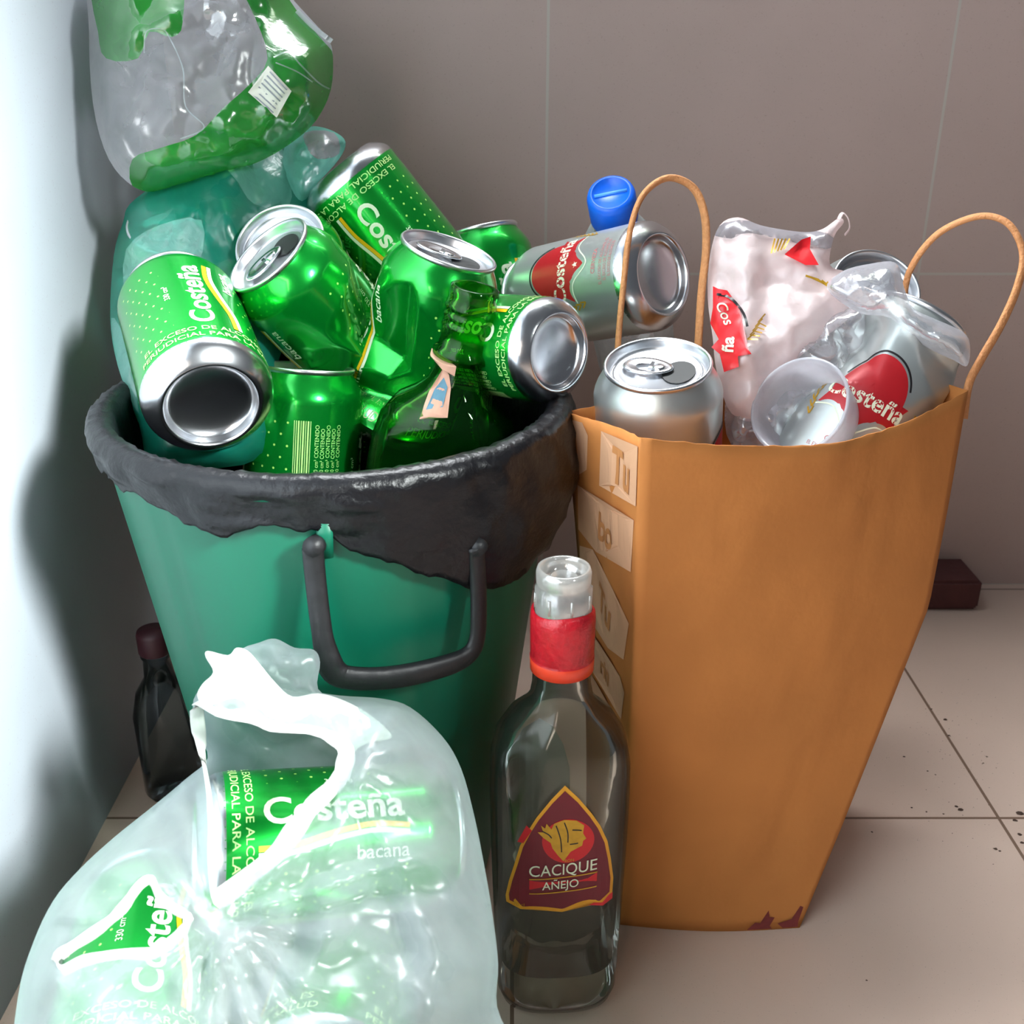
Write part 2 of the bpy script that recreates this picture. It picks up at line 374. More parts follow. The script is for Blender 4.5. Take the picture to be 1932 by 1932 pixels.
# ------------------------------------------------------------------ cans
L_ = 0.115; R_ = 0.033
def shift(g, s=0, h=0): return [(x+s, y+h) for x, y in g[0]], g[1]
def vert_text(s, size, s0, h0, **k):      # reads from base to lid
    v, f = text2d(s, size, **k); return [(s0-y, h0+x) for x, y in v], f
GREEN_ART = []; RED_ART = []
for base in (0.0, math.pi*R_):
    GREEN_ART.append((vert_text('Costeña', 0.0165, base-0.0035, 0.056, bold=0.022, width=0.060), 1))
    GREEN_ART.append((strip2d([(base+0.0115, 0.024), (base+0.0110, 0.038), (base+0.0070, 0.055), (base+0.0045, 0.072), (base+0.006, 0.088)], 0.0024), 2))
    GREEN_ART.append((strip2d([(base+0.0142, 0.024), (base+0.0137, 0.038), (base+0.0097, 0.055), (base+0.0072, 0.072), (base+0.0087, 0.088)], 0.0022), 1))
    GREEN_ART.append((vert_text('bacana', 0.0085, base+0.0160, 0.076, bold=0.01), 1))
    GREEN_ART.append((vert_text('330 cm³', 0.0042, base-0.018, 0.060, bold=0.01), 1))
    for d in (0, 1):
        sx_ = base+math.pi*R_/2*(1 if d else -1)*0
    GREEN_ART.append((xf(text2d('EL EXCESO DE ALCOHOL ES', 0.0048, bold=0.008, width=0.078), base, 0.0205), 3))
    GREEN_ART.append((xf(text2d('PERJUDICIAL PARA LA SALUD', 0.0048, bold=0.008, width=0.084), base, 0.0150), 3))
    RED_ART.append((poly2d(circ(base, 0.058, 0.0185, 0.0215, 40, math.radians(200), math.radians(-20)), 0.0025), 4))
    RED_ART.append((poly2d([(base-0.0225, 0.060), (base-0.0185, 0.052), (base-0.0225, 0.044), (base-0.010, 0.046), (base, 0.036), (base+0.010, 0.046), (base+0.0225, 0.044), (base+0.0185, 0.052), (base+0.0225, 0.060), (base, 0.063)], 0.0025), 1))
    RED_ART.append((strip2d(circ(base, 0.058, 0.0200, 0.0232, 14, math.radians(165), math.radians(15)), 0.0011, 40), 3))
    RED_ART.append((strip2d([(base-0.0235, 0.0425), (base-0.012, 0.0435), (base, 0.0335), (base+0.012, 0.0435), (base+0.0235, 0.0425)], 0.0008, 40), 2))
    RED_ART.append((xf(text2d('Costeña', 0.0135, bold=0.018, width=0.044), base, 0.0545), 2))
    RED_ART.append((poly2d([(base+math.cos(math.pi/2+k*math.pi/5)*(0.0022 if k % 2 == 0 else 0.001), 0.0425+math.sin(math.pi/2+k*math.pi/5)*(0.0022 if k % 2 == 0 else 0.001)) for k in range(10)], 0.004), 2))
    for sg in (-1, 1):
        for k in range(6):
            a = (base+sg*(0.0235+0.001*k), 0.036+0.004*k)
            RED_ART.append((strip2d([a, (a[0]+sg*0.0035, a[1]+0.0035)], 0.0010), 5))
            RED_ART.append((strip2d([a, (a[0]-sg*0.0002, a[1]+0.0045)], 0.0010), 5))
    RED_ART.append((xf(text2d('CERVEZA', 0.0042, bold=0.01, width=0.016), base, 0.027), 6))
    for k in range(3): RED_ART.append((xf(text2d('EL EXCESO DE ALCOHOL ES', 0.0032, width=0.030-0.004*k), base, 0.0215-0.0036*k), 6))
# bar code with its lines on one side of the green can
for k in range(11):
    GREEN_ART.append((strip2d([(0.048+k*0.00085+(k % 3)*0.0002, 0.030), (0.048+k*0.00085+(k % 3)*0.0002, 0.088)], 0.00045, 18), 3))
for k in range(5): GREEN_ART.append((vert_text('CERVEZA RUBIA 330 cm³ CONTENIDO', 0.0032, 0.0605+k*0.0032, 0.060, width=0.052-0.004*(k % 2)), 3))
def flat_n(a): return Vector((math.cos(a), math.sin(a), 0))
def deformer(dents, R):
    def f(p):
        a = math.atan2(p.y, p.x); h = p.z
        fade = smooth(0.010, 0.026, h)*(1-smooth(0.092, 0.108, h))
        q = p.copy()
        for d in dents:
            if d[0] == 'pyr':
                _, a0, h0, depth, size, n, ph = d
                da = (a-a0+math.pi) % (2*math.pi)-math.pi
                s, t = da*R, h-h0
                dist = max(s*math.cos(ph+2*math.pi*k/n)+t*math.sin(ph+2*math.pi*k/n)*0.8 for k in range(n))/size
                dd = max(0, 1-dist)
                q -= Vector((math.cos(a0), math.sin(a0), 0))*depth*dd*fade*max(0, math.cos(da*0.8))
            elif d[0] == 'plane':
                _, a0, h0, tilt, off = d
                n = Vector((math.cos(a0)*math.cos(tilt), math.sin(a0)*math.cos(tilt), math.sin(tilt)))
                e = (q-Vector((0, 0, h0))).dot(n)-off
                if e > 0: q -= flat_n(a0)*e*fade/max(0.3, math.cos(tilt))
            elif d[0] == 'squash':
                _, a0, h0, wd, k = d
                g = math.exp(-((h-h0)/wd)**2)*fade; n = flat_n(a0)
                q -= n*q.dot(n)*k*g
            elif d[0] == 'crease':
                _, a0, amp, fr = d
                v = noise.noise(Vector((math.cos(a)*fr, math.sin(a)*fr, h*90+a0)))
                q *= 1; q -= flat_n(a)*abs(v)*amp*fade
        return q
    return f
PROTO = {}
def can_meshes(kind, dents=(), fine=True):
    art = GREEN_ART if kind == 'green' else RED_ART
    mats = [M_GREEN, M_WHITE, M_YEL, M_LIME] if kind == 'green' else [M_SILVER, M_RED, M_WHITE, M_BLACK, M_RED, M_GOLD, M_PINK]
    R = R_; seg = 120
    prof = [(R-0.0002, 0.0105), (R, 0.0125)]+[(R, 0.0125+0.0855*i/44) for i in range(1, 45)]+[(R-0.0006, 0.1005), (0.0312, 0.1035), (0.0290, 0.1075), (0.0270, 0.1105), (0.0262, 0.1125)]
    v, f = lathe(prof, seg); uv = []
    for x, y, z in v:
        a = math.atan2(y, x); uv.append((a*R*1000, z*1000))
    fm = [0]*len(f)
    # seam column wraps in the far-side dot-free zone
    V = [Vector(p) for p in v]
    for (g, mi) in art:
        b = len(V)
        for s, h in g[0]:
            h = min(max(h, 0.0130), 0.0975); V.append(Vector(((R+0.00022)*math.cos(s/R), (R+0.00022)*math.sin(s/R), h))); uv.append((0, 0))
        for t in g[1]: f.append(tuple(b+i for i in t)); fm.append(mi)
    if dents:
        df = deformer(dents, R); V = [df(p) for p in V]
    body = (V, f, mats, fm, uv)
    bp = [(0.0329, 0.0112), (R-0.0004, 0.0085), (0.0312, 0.0058), (0.0285, 0.0030), (0.0262, 0.0012), (0.0248, 0.0002), (0.0240, 0.0), (0.0232, 0.0004), (0.0226, 0.0020), (0.0221, 0.0042)]
    bp += [(0.0221*math.cos(k*math.pi/16), 0.0042+0.0065*math.sin(k*math.pi/16)) for k in range(1, 8)]+[(0.0001, 0.0107)]
    base = lathe(bp, 72)
    lp = [(0.0262, 0.1118), (0.0272, 0.1128), (0.0274, 0.1142), (0.0268, 0.1150), (0.0258, 0.1149), (0.0252, 0.1138), (0.0248, 0.1105), (0.0240, 0.1086), (0.0232, 0.1086), (0.0228, 0.1100), (0.0222, 0.1108), (0.0200, 0.1108), (0.0188, 0.1102), (0.0001, 0.1102)]
    lid = lathe(lp, 72); b = len(lid[0])
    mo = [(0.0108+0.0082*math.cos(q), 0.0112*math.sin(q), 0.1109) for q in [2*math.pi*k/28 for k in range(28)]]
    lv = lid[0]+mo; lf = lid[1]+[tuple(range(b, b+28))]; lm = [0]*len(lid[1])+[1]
    # pull tab: a ring over the rivet
    tv, tf = [], []
    for ring, (sc, z) in enumerate([(1.0, 0.1116), (1.06, 0.1122), (1.0, 0.1130), (0.80, 0.1128), (0.5, 0.1122)]):
        for k in range(32):
            q = 2*math.pi*k/32; tv.append((-0.005+0.0125*sc*math.cos(q), 0.0076*sc*math.sin(q)*(1.0-0.12*math.cos(q)), z))
    for i in range(4):
        for k in range(32): tf.append((i*32+k, i*32+(k+1) % 32, (i+1)*32+(k+1) % 32, (i+1)*32+k))
    rv = lathe([(0.0034, 0.1106), (0.0034, 0.1128), (0.0024, 0.1134), (0.0001, 0.1134)], 16)
    b = len(tv); tv += [(x+0.0006, y, z) for x, y, z in rv[0]]; tf += [tuple(b+i for i in q) for q in rv[1]]
    bar = [(-0.0045, -0.005), (-0.0025, -0.005), (-0.0025, 0.005), (-0.0045, 0.005)]
    b = len(tv); tv += [(x, y, z) for z in (0.1118, 0.1126) for x, y in bar]; tf += [(b+4, b+5, b+6, b+7), (b, b+1, b+5, b+4), (b+2, b+3, b+7, b+6)]
    return body, base, (lv, lf, lm), (tv, tf)
def mk(name, V, f, mats, fm=None, uv=None):
    me = bpy.data.meshes.new(name); me.from_pydata([tuple(p) for p in V], [], f)
    for m in mats: me.materials.append(m)
    if fm: me.polygons.foreach_set('material_index', fm)
    me.polygons.foreach_set('use_smooth', [True]*len(me.polygons))
    if uv:
        ul = me.uv_layers.new(name='uv')
        for p in me.polygons:
            us = [uv[i][0] for i in p.vertices]; wrap = max(us)-min(us) > 100
            for li, vi in zip(p.loop_indices, p.vertices):
                u = uv[vi][0]
                ul.data[li].uv = (u+2*math.pi*R_*1000 if wrap and u < 0 else u, uv[vi][1])
    me.update(); return me
def solve_end(p0, px, py, L, far):
    r = ray(px, py); o = CAM-p0; a = r.dot(r); b = 2*o.dot(r); c = o.dot(o)-L*L; D = b*b-4*a*c
    if D < 0: t = -b/(2*a)
    else: t = (-b+(1 if far else -1)*math.sqrt(D))/(2*a)
    q = CAM+r*t; return p0+(q-p0).normalized()*L
LIDM = {}
def can(label, kind, base, lid, far=True, roll=0, dents=(), scale=1.0, group=None, smoothb=True, cat='can', shrug=0):
    """base/lid = (px,py,Z) for the anchored end and (px,py) for the other; the can keeps its true length"""
    L = L_*scale
    if len(base) == 3: p0 = P(*base); p1 = solve_end(p0, lid[0], lid[1], L, far)
    else: p1 = P(*lid); p0 = solve_end(p1, base[0], base[1], L, far)
    dents = tuple((d[0], d[1]-math.radians(roll))+tuple(d[2:]) for d in dents)
    z = (p1-p0).normalized(); mid = (p0+p1)/2; x = (CAM-mid); x = (x-z*x.dot(z)).normalized()
    y = z.cross(x); M = Matrix((x, y, z)).transposed().to_4x4() @ Matrix.Rotation(math.radians(roll), 4, 'Z')
    M = Matrix.Translation(p0) @ M @ Matrix.Scale(scale, 4)
    t = empty('beer_can'); t.matrix_world = M
    tag(t, label, cat, group)
    key = (kind,) if not dents else None
    if key and key in PROTO: parts = PROTO[key]
    else:
        b, ba, li, tb = can_meshes(kind, dents)
        parts = [mk('body', b[0], b[1], b[2], b[3], b[4])]
        if 'base' not in LIDM:
            LIDM['base'] = mk('base', ba[0], ba[1], [M_ALU]); LIDM['lid'] = mk('lid', li[0], li[1], [M_ALU_D, M_HOLE], li[2]); LIDM['tab'] = mk('pull_tab', tb[0], tb[1], [M_ALU])
        if key: PROTO[key] = parts
    for me, nm in zip(parts+[LIDM['base'], LIDM['lid']], ('body', 'base', 'lid')):
        o = bpy.data.objects.new(nm, me); COL.objects.link(o); o.parent = t; lo = o
        if dents and nm == 'body': me.polygons.foreach_set('use_smooth', [smoothb]*len(me.polygons))
    o = bpy.data.objects.new('pull_tab', LIDM['tab']); COL.objects.link(o); o.parent = lo
    return t
GB = 'green beer cans heaped in the bin'
PI = math.pi
can('green beer can leaning at the left of the bin, silver base facing the viewer', 'green', (400, 768, 0.525), (330, 556), roll=24, group=GB)
can('dented green beer can tilted left of centre, open lid and tab towards the viewer', 'green', (740, 728), (503, 478, 0.585), roll=95, group=GB,
    dents=(('pyr', 0.75, 0.038, 0.020, 0.034, 5, 0.5), ('plane', -0.5, 0.045, -0.35, 0.024)))
can('green beer can with only its pale lid showing behind the tilted open can', 'green', (640, 640), (527, 458, 0.62), roll=60, group=GB)
can('green beer can at the top of the heap, upside down, base up to the left', 'green', (640, 318, 0.66), (862, 592), roll=14, group=GB)
can('crushed green beer can with star-shaped dent, open lid up, in the middle of the bin', 'green', (742, 812), (848, 470, 0.580), roll=84, group=GB,
    dents=(('pyr', -0.68, 0.050, 0.024, 0.031, 4, 0.60), ('pyr', 0.55, 0.040, 0.008, 0.022, 4, 0.4), ('plane', -0.25, 0.075, -0.35, 0.026)))
can('green beer can standing at the back right of the bin, behind the crushed can', 'green', (978, 755), (903, 436, 0.73), roll=27, group=GB)
can('green beer can lying with its shiny silver base beside the paper bag corner', 'green', (1056, 664, 0.548), (838, 640), roll=200, group=GB, scale=0.84)
can('green beer can standing upright at the front of the bin, bar code showing', 'green', (562, 1060), (578, 690, 0.60), roll=-92, group=GB)
can('green beer can seen through the teal plastic film at the left', 'green', (335, 690), (325, 430, 0.66), roll=100, group=GB)
can('green beer can deep in the bin under the crushed can', 'green', (600, 830), (760, 700, 0.66), roll=100, group=GB)
can('green beer can wedged low at the right behind the green bottle', 'green', (1000, 800, 0.66), (860, 760), roll=100, group=GB)
can('silver beer can with red emblem lying on its side, base pointing right', 'red', (1253, 517, 0.628), (1000, 566), roll=28, group='silver beer cans')
can('silver beer can standing upright with open lid at the front of the paper bag', 'red', (1243, 1020), (1241, 684, 0.552), roll=75, group='silver beer cans', scale=1.035)
can('crushed silver beer can with red emblem at the right end of the paper bag', 'red', (1528, 944), (1735, 600, 0.595), far=False, roll=-4, group='silver beer cans', scale=1.04,
    dents=(('pyr', -1.1, 0.085, 0.014, 0.03, 5, 0.2), ('plane', 0.9, 0.09, 0.5, 0.022)))
can('silver beer can bent under clear film, high at the back of the paper bag', 'red', (1530, 720), (1655, 540, 0.64), roll=100, group='silver beer cans',
    dents=(('pyr', 0.2, 0.07, 0.016, 0.03, 5, 0.2),))
GW = 'green beer cans inside the white plastic bag'
can('green beer can lying on its side in the larger opening of the white bag', 'green', (366, 1606, 0.458), (850, 1570), far=True, roll=-18, group=GW)
can('green beer can tilted in the lower left opening of the white bag', 'green', (225, 2100, 0.400), (292, 1682), far=True, roll=12, group=GW)
can('green beer can dimly visible through the lower right of the white bag', 'green', (600, 2080, 0.415), (690, 1730), far=True, roll=90, group=GW)

# ------------------------------------------------------------------ rubbish bin
BC = Vector((-0.094, 0.543, 0)); BZ = 0.300
def bin_r(z): return 0.080+0.040*z/BZ
t = empty('rubbish_bin', BC); tag(t, 'green plastic rubbish bin heaped with cans, black liner over its rim', 'bin')
pr = [(0.0001, 0.003), (0.078, 0.003), (0.079, 0.0)]+[(bin_r(z), z) for z in [BZ*k/20 for k in range(1, 21)]]+[(0.125, BZ), (0.125, BZ+0.004), (0.119, BZ+0.005), (0.117, BZ-0.004)]+[(bin_r(z)-0.003, z) for z in [BZ*k/6 for k in range(5, 0, -1)]]+[(0.0001, 0.006)]
v, f = lathe(pr, 120)
V = []
for x, y, z in v:      # shallow upright panel grooves
    a = math.degrees(math.atan2(y, x)); g = 0
    for a0 in range(-170, 190, 22):
        g = max(g, math.exp(-((a-a0)/0.9)**2))
    r = math.hypot(x, y); k = 1-0.0012*g/max(r, 0.05) if z > 0.02 else 1
    V.append((BC.x+x*k, BC.y+y*k, z))
mesh_obj('bin_body', V, f, M_BIN, parent=t)
def on_bin(px, py, off):
    lo, hi = 0.2, 0.9; r = ray(px, py); s = 0.25
    while s < 0.9:
        p = CAM+r*s
        if math.hypot(p.x-BC.x, p.y-BC.y) < bin_r(p.z)+off: return p
        s += 0.0005
    return CAM+r*0.55
hp = [(590, 1035), (594, 1080), (603, 1160), (614, 1225), (632, 1268), (670, 1280), (740, 1278), (820, 1262), (878, 1240), (900, 1205), (903, 1130), (900, 1060), (898, 1030)]
hw = [on_bin(x, y, 0.010+0.009*smooth(1040, 1250, y)) for x, y in catmull(hp, 5, closed=False)]
v, f = sweep(hw, [0.0042+0.0016*smooth(1190, 1270, catmull(hp, 5, closed=False)[i][1]) for i in range(len(hw))], 12, flat=(0.7, 1.15))
hd = mesh_obj('handle', v, f, M_BINH, parent=t)
for hx in (590, 899):       # pivots and the lug behind them
    p = on_bin(hx, 1032, 0.012); q = on_bin(hx+12, 1024, 0.0)
    v, f = sweep([p, q], 0.0046, 14); mesh_obj('handle_pivot', v, f, M_BINH, parent=hd)
    v, f = sweep([on_bin(hx+22, 985, 0.004), on_bin(hx+24, 1050, 0.004)], 0.0038, 10, flat=(0.5, 1)); mesh_obj('lug', v, f, M_BIN, parent=t)
# liner
def hem(px):
    K = [(0, .02), (230, .012), (300, .019), (400, .024), (430, .020), (500, .016), (600, .020), (700, .032), (800, .046), (900, .060), (1000, .068), (1100, .058), (2000, .03)]
    for (a, b), (c, d) in zip(K, K[1:]):
        if a <= px <= c: return b+(d-b)*(px-a)/(c-a)
    return .02
V, F = [], []; NA, NP = 240, 30
for i in range(NA):
    a = 2*PI*i/NA; n = Vector((math.cos(a), math.sin(a), 0))
    p = BC+n*0.13+Vector((0, 0, BZ)); d = p-CAM; px = 966+FPX*d.x/d.dot(F_)
    front = max(0, -math.sin(a))
    drop = hem(px) if math.sin(a) < 0.3 else 0.025
    drop += 0.004*noise.noise(Vector((a*6, 3, 1)))+0.0025*noise.noise(Vector((a*20, 3, 7)))
    right = smooth(-1.2, -0.3, (a+PI) % (2*PI)-PI) if math.sin(a) < 0 else 0
    for j in range(NP):
        if j < 10: z = BZ-0.17*(1-j/10); r = bin_r(max(0, z))-0.007; 
        elif j < 15:
            q = (j-10)/4*PI; z = BZ+0.006+0.0045*math.sin(q); r = 0.1195-0.0065*math.cos(q)
        else:
            u = (j-15)/(NP-16); z = BZ+0.004-drop*u; r = 0.1260-0.004*u+0.006*right*math.sin(u*PI)
        wr = 0.0020*noise.noise(Vector((a*9, z*60+a*3, 0)))+0.0022*abs(noise.noise(Vector((a*5, z*120, 5))))
        if 10 <= j < 15: wr = 0.0012*noise.noise(Vector((a*60, 3, 0))); z += 0.0014*noise.noise(Vector((a*45, 8, 0)))
        V.append(BC+n*(r+wr*(1 if j >= 10 else 0.5))+Vector((0, 0, z)))
for i in range(NA):
    for j in range(NP-1):
        k = (i+1) % NA; F.append((i*NP+j, k*NP+j, k*NP+j+1, i*NP+j+1))
o = mesh_obj('bin_liner', V, F, M_LINER)
md = o.modifiers.new('thick', 'SOLIDIFY'); md.thickness = 0.0004
tag(o, 'black plastic bin liner folded over the rim of the green bin', 'bin liner')

# ------------------------------------------------------------------ films
def crump(q, seed, fr):
    """straight sharp folds in several directions, as in creased film"""
    s_ = 0
    for i in range(5):
        a = seed*1.7+i*2.4; t_ = (q.x*math.cos(a)+q.y*math.sin(a))*fr*(0.6+0.25*i)+1.1*noise.noise(q*0.5+Vector((i*9.1, seed, 0)))
        s_ += (abs((t_ % 1)-0.5)*2-0.5)*(0.55-0.07*i)*(0.4+0.9*abs(noise.noise(q*0.4+Vector((seed, i*5.3, 2)))))
    return s_
def film(name, outline, zs, bulge, mats, parent=None, holes=(), step=16, regions=(), crease=0.006, fr=0.012, blob=0.5, seed=0, smooth_n=4, wpx=120, extra=None, two=True, back_mat=None, zf=None, edge_wob=0.0, detail=0.0015):
    """crumpled closed film: a front and a back face that meet at the outline"""
    out = catmull(outline, smooth_n) if smooth_n > 1 else list(outline)
    hl = [catmull(h, smooth_n) if smooth_n > 1 else list(h) for h in holes]
    rg = [(catmull(r, 3), mi) for r, mi in regions]
    def build(hs, use_rg=True):
        pts = [Vector(p) for p in out]; n = len(pts); ed = [(i, (i+1) % n) for i in range(n)]
        for h in hs+([r for r, _ in rg] if use_rg else []):
            b = len(pts); pts += [Vector(p) for p in h]; ed += [(b+i, b+(i+1) % len(h)) for i in range(len(h))]
        xs = [p.x for p in pts]; ys = [p.y for p in pts]; y = min(ys); row = 0
        while y < max(ys):
            x = min(xs)+(row % 2)*step/2
            while x < max(xs):
                j = (x+random.uniform(-.2, .2)*step, y+random.uniform(-.2, .2)*step)
                if inside(j, out) and pdist(j, out) > step*0.35 and not any(inside(j, h) for h in hs): pts.append(Vector(j))
                x += step
            y += step*0.87; row += 1
        r = delaunay_2d_cdt(pts, ed, [], 0, 1e-4); vv = [(p.x, p.y) for p in r[0]]; ff = []
        for tr in r[2]:
            c = (sum(vv[i][0] for i in tr)/3, sum(vv[i][1] for i in tr)/3)
            if inside(c, out) and not any(inside(c, h) for h in hs): ff.append((tuple(tr), c))
        return vv, ff
    def depth(x, y, side):
        d = pdist((x, y), out); u = min(d/wpx, 1); b = bulge*math.sqrt(max(0, 1-(1-u)**2))
        q = Vector((x*fr, y*fr, seed*7.3+(0 if side < 0 else 40)))
        w_ = noise.noise(q*0.6)*blob+crump(q, seed, 0.9)*0.8
        w2 = crump(q*1.0, seed+3, 2.6)*1.3
        k = min(1, d/25)
        base = zf(x, y) if zf else zs
        return base+side*b+(w_*crease+w2*detail+(extra(x, y) if extra and side < 0 else 0))*k
    V, F, FM = [], [], []
    for side in ((-1, 1) if two else (-1,)):
        vv, ff = build(hl if side < 0 else [], side < 0); b = len(V)
        V += [P(x, y, depth(x, y, side)) for x, y in vv]
        for tr, c in ff:
            F.append(tuple(b+i for i in tr)); mi = 0
            if side < 0 or back_mat is None:
                for r, m_ in rg:
                    if inside(c, r): mi = m_
            else: mi = back_mat
            FM.append(mi)
    o = mesh_obj(name, V, F, mats, FM, parent)
    return o, (lambda x, y, e=0.0: P(x, y, depth(x, y, -1)-e))
def decal(name, surf, items, mats, parent, M2=None, e=0.0012, smooth_=True):
    """flat print laid on a film surface; items = [((verts2d in px, tris), mat index)]"""
    V, F, FM = [], [], []
    for g, mi in items:
        b = len(V); V += [surf(x, y, e+0.0003*mi) for x, y in g[0]]
        for t_ in g[1]: F.append(tuple(b+i for i in t_)); FM.append(mi)
    return mesh_obj(name, V, F, mats, FM, parent, smooth=smooth_)
def pxtext(s, size, cx, cy, rot, **k):
    v, f = text2d(s, size, grid=size/5, **k); c, q = math.cos(rot), math.sin(rot)
    return [(cx+x*c-y*q, cy-(x*q+y*c)) for x, y in v], f

# multipack wrap, top left
t = empty('multipack_wrap', P(400, 180, 0.66)); tag(t, 'crumpled clear and green multipack wrapper perched on top of the heap, small bar code square', 'plastic wrapper')
ol = [(178, -60), (168, 60), (176, 200), (205, 300), (252, 352), (300, 362), (360, 345), (430, 326), (500, 300), (560, 262), (598, 225), (624, 170), (628, 105), (618, 72), (590, 40), (545, -10), (500, -70), (330, -90)]
g1 = [(250, 352), (300, 362), (360, 345), (430, 326), (500, 300), (560, 262), (598, 225), (624, 170), (628, 105), (612, 80), (560, 20), (500, -60), (440, -60), (480, 30), (505, 110), (470, 160), (420, 205), (370, 255), (300, 280), (250, 300)]
g2 = [(180, -50), (185, 60), (200, 110), (260, 110), (282, 60), (325, 70), (345, 40), (330, -70)]
painted_glint = [(390, -20), (384, 40), (392, 62), (420, 72), (450, 62), (464, 40), (452, 10), (430, -20)]  # highlight put into the film as a paler, glossier patch
bc_ = [(506, 124), (550, 172), (522, 222), (468, 174)]
o, sf = film('film', ol, 0.66, 0.055, [M_CLEAR2, M_GFILM, M_GFILM, M_CLEAR], t, regions=[(g1, 1), (g2, 2), (painted_glint, 3)], crease=0.011, seed=3, step=13, back_mat=0)
cdt = poly2d(bc_, 12)
its = [(cdt, 0)]
for k in range(7):
    a = k/7+0.09; a1, a2 = (506+(468-506)*a, 124+(174-124)*a), (550+(522-550)*a, 172+(222-172)*a)
    d0 = ((a1[0]*.86+a2[0]*.14), (a1[1]*.86+a2[1]*.14)); d1 = ((a1[0]*.14+a2[0]*.86), (a1[1]*.14+a2[1]*.86))
    its.append((strip2d([d0, d1], 2.6, 6), 1))
decal('bar_code', sf, its, [M_PAPER, mat('print_grey', (120, 124, 130), 0.6)], o, e=0.003)
# pale wrinkled seams along the film
its = [(strip2d([(516, 108), (545, 98), (565, 120), (600, 155), (622, 168)], 3.0, 30), 0), (strip2d([(520, 118), (560, 135), (590, 155)], 2.5, 20), 0), (strip2d([(560, 20), (590, 50), (626, 78)], 9, 20), 0)]
for it in its+[(strip2d([(272, 100), (276, 60), (305, 55), (320, 72), (345, 130), (350, 200), (385, 240), (340, 262)], 2.5, 50), 0)]: decal('folded_edge', sf, [it], [M_WBAG], o, e=0.003)
# teal bag
t = empty('teal_plastic_bag', P(380, 500, 0.66)); tag(t, 'translucent teal plastic bag stuffed in the left of the bin behind the cans', 'plastic bag')
ol = [(245, 385), (300, 345), (360, 320), (440, 300), (520, 270), (560, 300), (600, 360), (600, 480), (560, 600), (520, 700), (500, 860), (300, 880), (262, 800), (222, 690), (208, 600), (215, 480), (232, 420)]
pale = [(425, 300), (520, 275), (545, 320), (545, 390), (480, 385), (450, 345)]
band = [(238, 470), (300, 425), (380, 415), (372, 500), (300, 500), (240, 560)]
low = [(210, 600), (235, 640), (262, 780), (222, 690)]
film('film', ol, 0.655, 0.03, [M_TEAL, M_TEALP, M_TEALP], t, regions=[(pale, 1), (band, 2), (low, 2)], crease=0.014, seed=5, step=16, zf=lambda x, y: 0.665-0.09*smooth(450, 800, y)+0.03*smooth(420, 560, x), back_mat=0)
film('knot', [(538, 275), (560, 250), (592, 238), (630, 248), (652, 268), (640, 300), (600, 345), (570, 380), (545, 350), (534, 310)], 0.675, 0.02, [M_TEALP, M_CLEAR2], t, regions=[([(575, 250), (630, 250), (640, 290), (600, 300), (580, 280)], 1)], crease=0.014, seed=9, fr=0.03, step=9, wpx=40)

# ------------------------------------------------------------------ green bottle in the bin
def bottle(profile, top, bot, length, mat_, parent, ff, roll=0, seg=72, name='glass'):
    p1 = top; z = (top-bot).normalized(); x = (CAM-(top+bot)/2); x = (x-z*x.dot(z)).normalized(); y = z.cross(x)
    R3 = Matrix((x, y, z)).transposed().to_4x4() @ Matrix.Rotation(roll, 4, 'Z')
    M = Matrix.Translation(top-z*length) @ R3
    v, f = lathe(profile, seg, f=ff)
    return mesh_obj(name, v, f, mat_, parent=parent, M=M), M
def rev(profile, th): return profile+[(max(r-th, 0.0001), z) for r, z in reversed(profile) if z > 0.006]+[(0.0001, 0.007)]
t = empty('green_glass_bottle', P(850, 800, 0.57)); tag(t, 'empty green glass bottle with bare threaded neck at the front right of the bin', 'bottle')
top = P(897, 541, 0.545); bot = P(838, 850, 0.585)
Lg = 0.205
pg = [(0.0001, 0.002), (0.030, 0.0), (0.037, 0.006), (0.040, 0.03), (0.041, 0.08), (0.0405, 0.115), (0.038, 0.128), (0.031, 0.139), (0.021, 0.1465), (0.0155, 0.153), (0.0138, 0.160), (0.0136, 0.166), (0.0160, 0.1672), (0.0160, 0.1700), (0.0136, 0.1715), (0.0132, 0.178)]
for z in (0.184, 0.189, 0.194): pg += [(0.0130, z-0.0018), (0.0138, z-0.0008), (0.0138, z+0.0004), (0.0130, z+0.0014)]
pg += [(0.0126, 0.199), (0.0130, 0.2015), (0.0128, 0.2045), (0.0118, 0.205)]
def fg(r, z):
    k = smooth(0.15, 0.125, z) if z > 0.125 else 1
    k = 1-smooth(0.125, 0.155, z)
    return (1-0.30*k, 1, 2+0.6*k)
full = pg+[(r-0.0022, z) for r, z in reversed(pg) if 0.01 < z]
g, MG = bottle(full, top, bot, Lg, M_GLASSG, t, fg)
def wrap(name, items, Rf, M, mats, parent, a0=0.0):
    """flat artwork wrapped on a lathe surface; Rf(angle,z)->radius"""
    V, F, FM = [], [], []
    for g_, mi in items:
        b = len(V)
        for s, h in g_[0]:
            a = a0+s/0.035; r = Rf(a, h)+0.0004+0.00012*mi; V.append(M @ Vector((r*math.cos(a), r*math.sin(a), h)))
        for q in g_[1]: F.append(tuple(b+i for i in q)); FM.append(mi)
    return mesh_obj(name, V, F, mats, FM, parent, smooth=False)
def rad_of(prof, ff):
    pr_ = prof
    def Rf(a, z):
        r = None
        for (r0, z0), (r1, z1) in zip(pr_, pr_[1:]):
            if z0 <= z <= z1 and z1 > z0: r = r0+(r1-r0)*(z-z0)/(z1-z0)
        r = r or 0.03; sx, sy, p = ff(r, z)
        c, s = math.cos(a), math.sin(a)
        # polar radius of scaled superellipse
        return r/((abs(c)/sx)**p+(abs(s)/sy)**p)**(1/p)
    return Rf
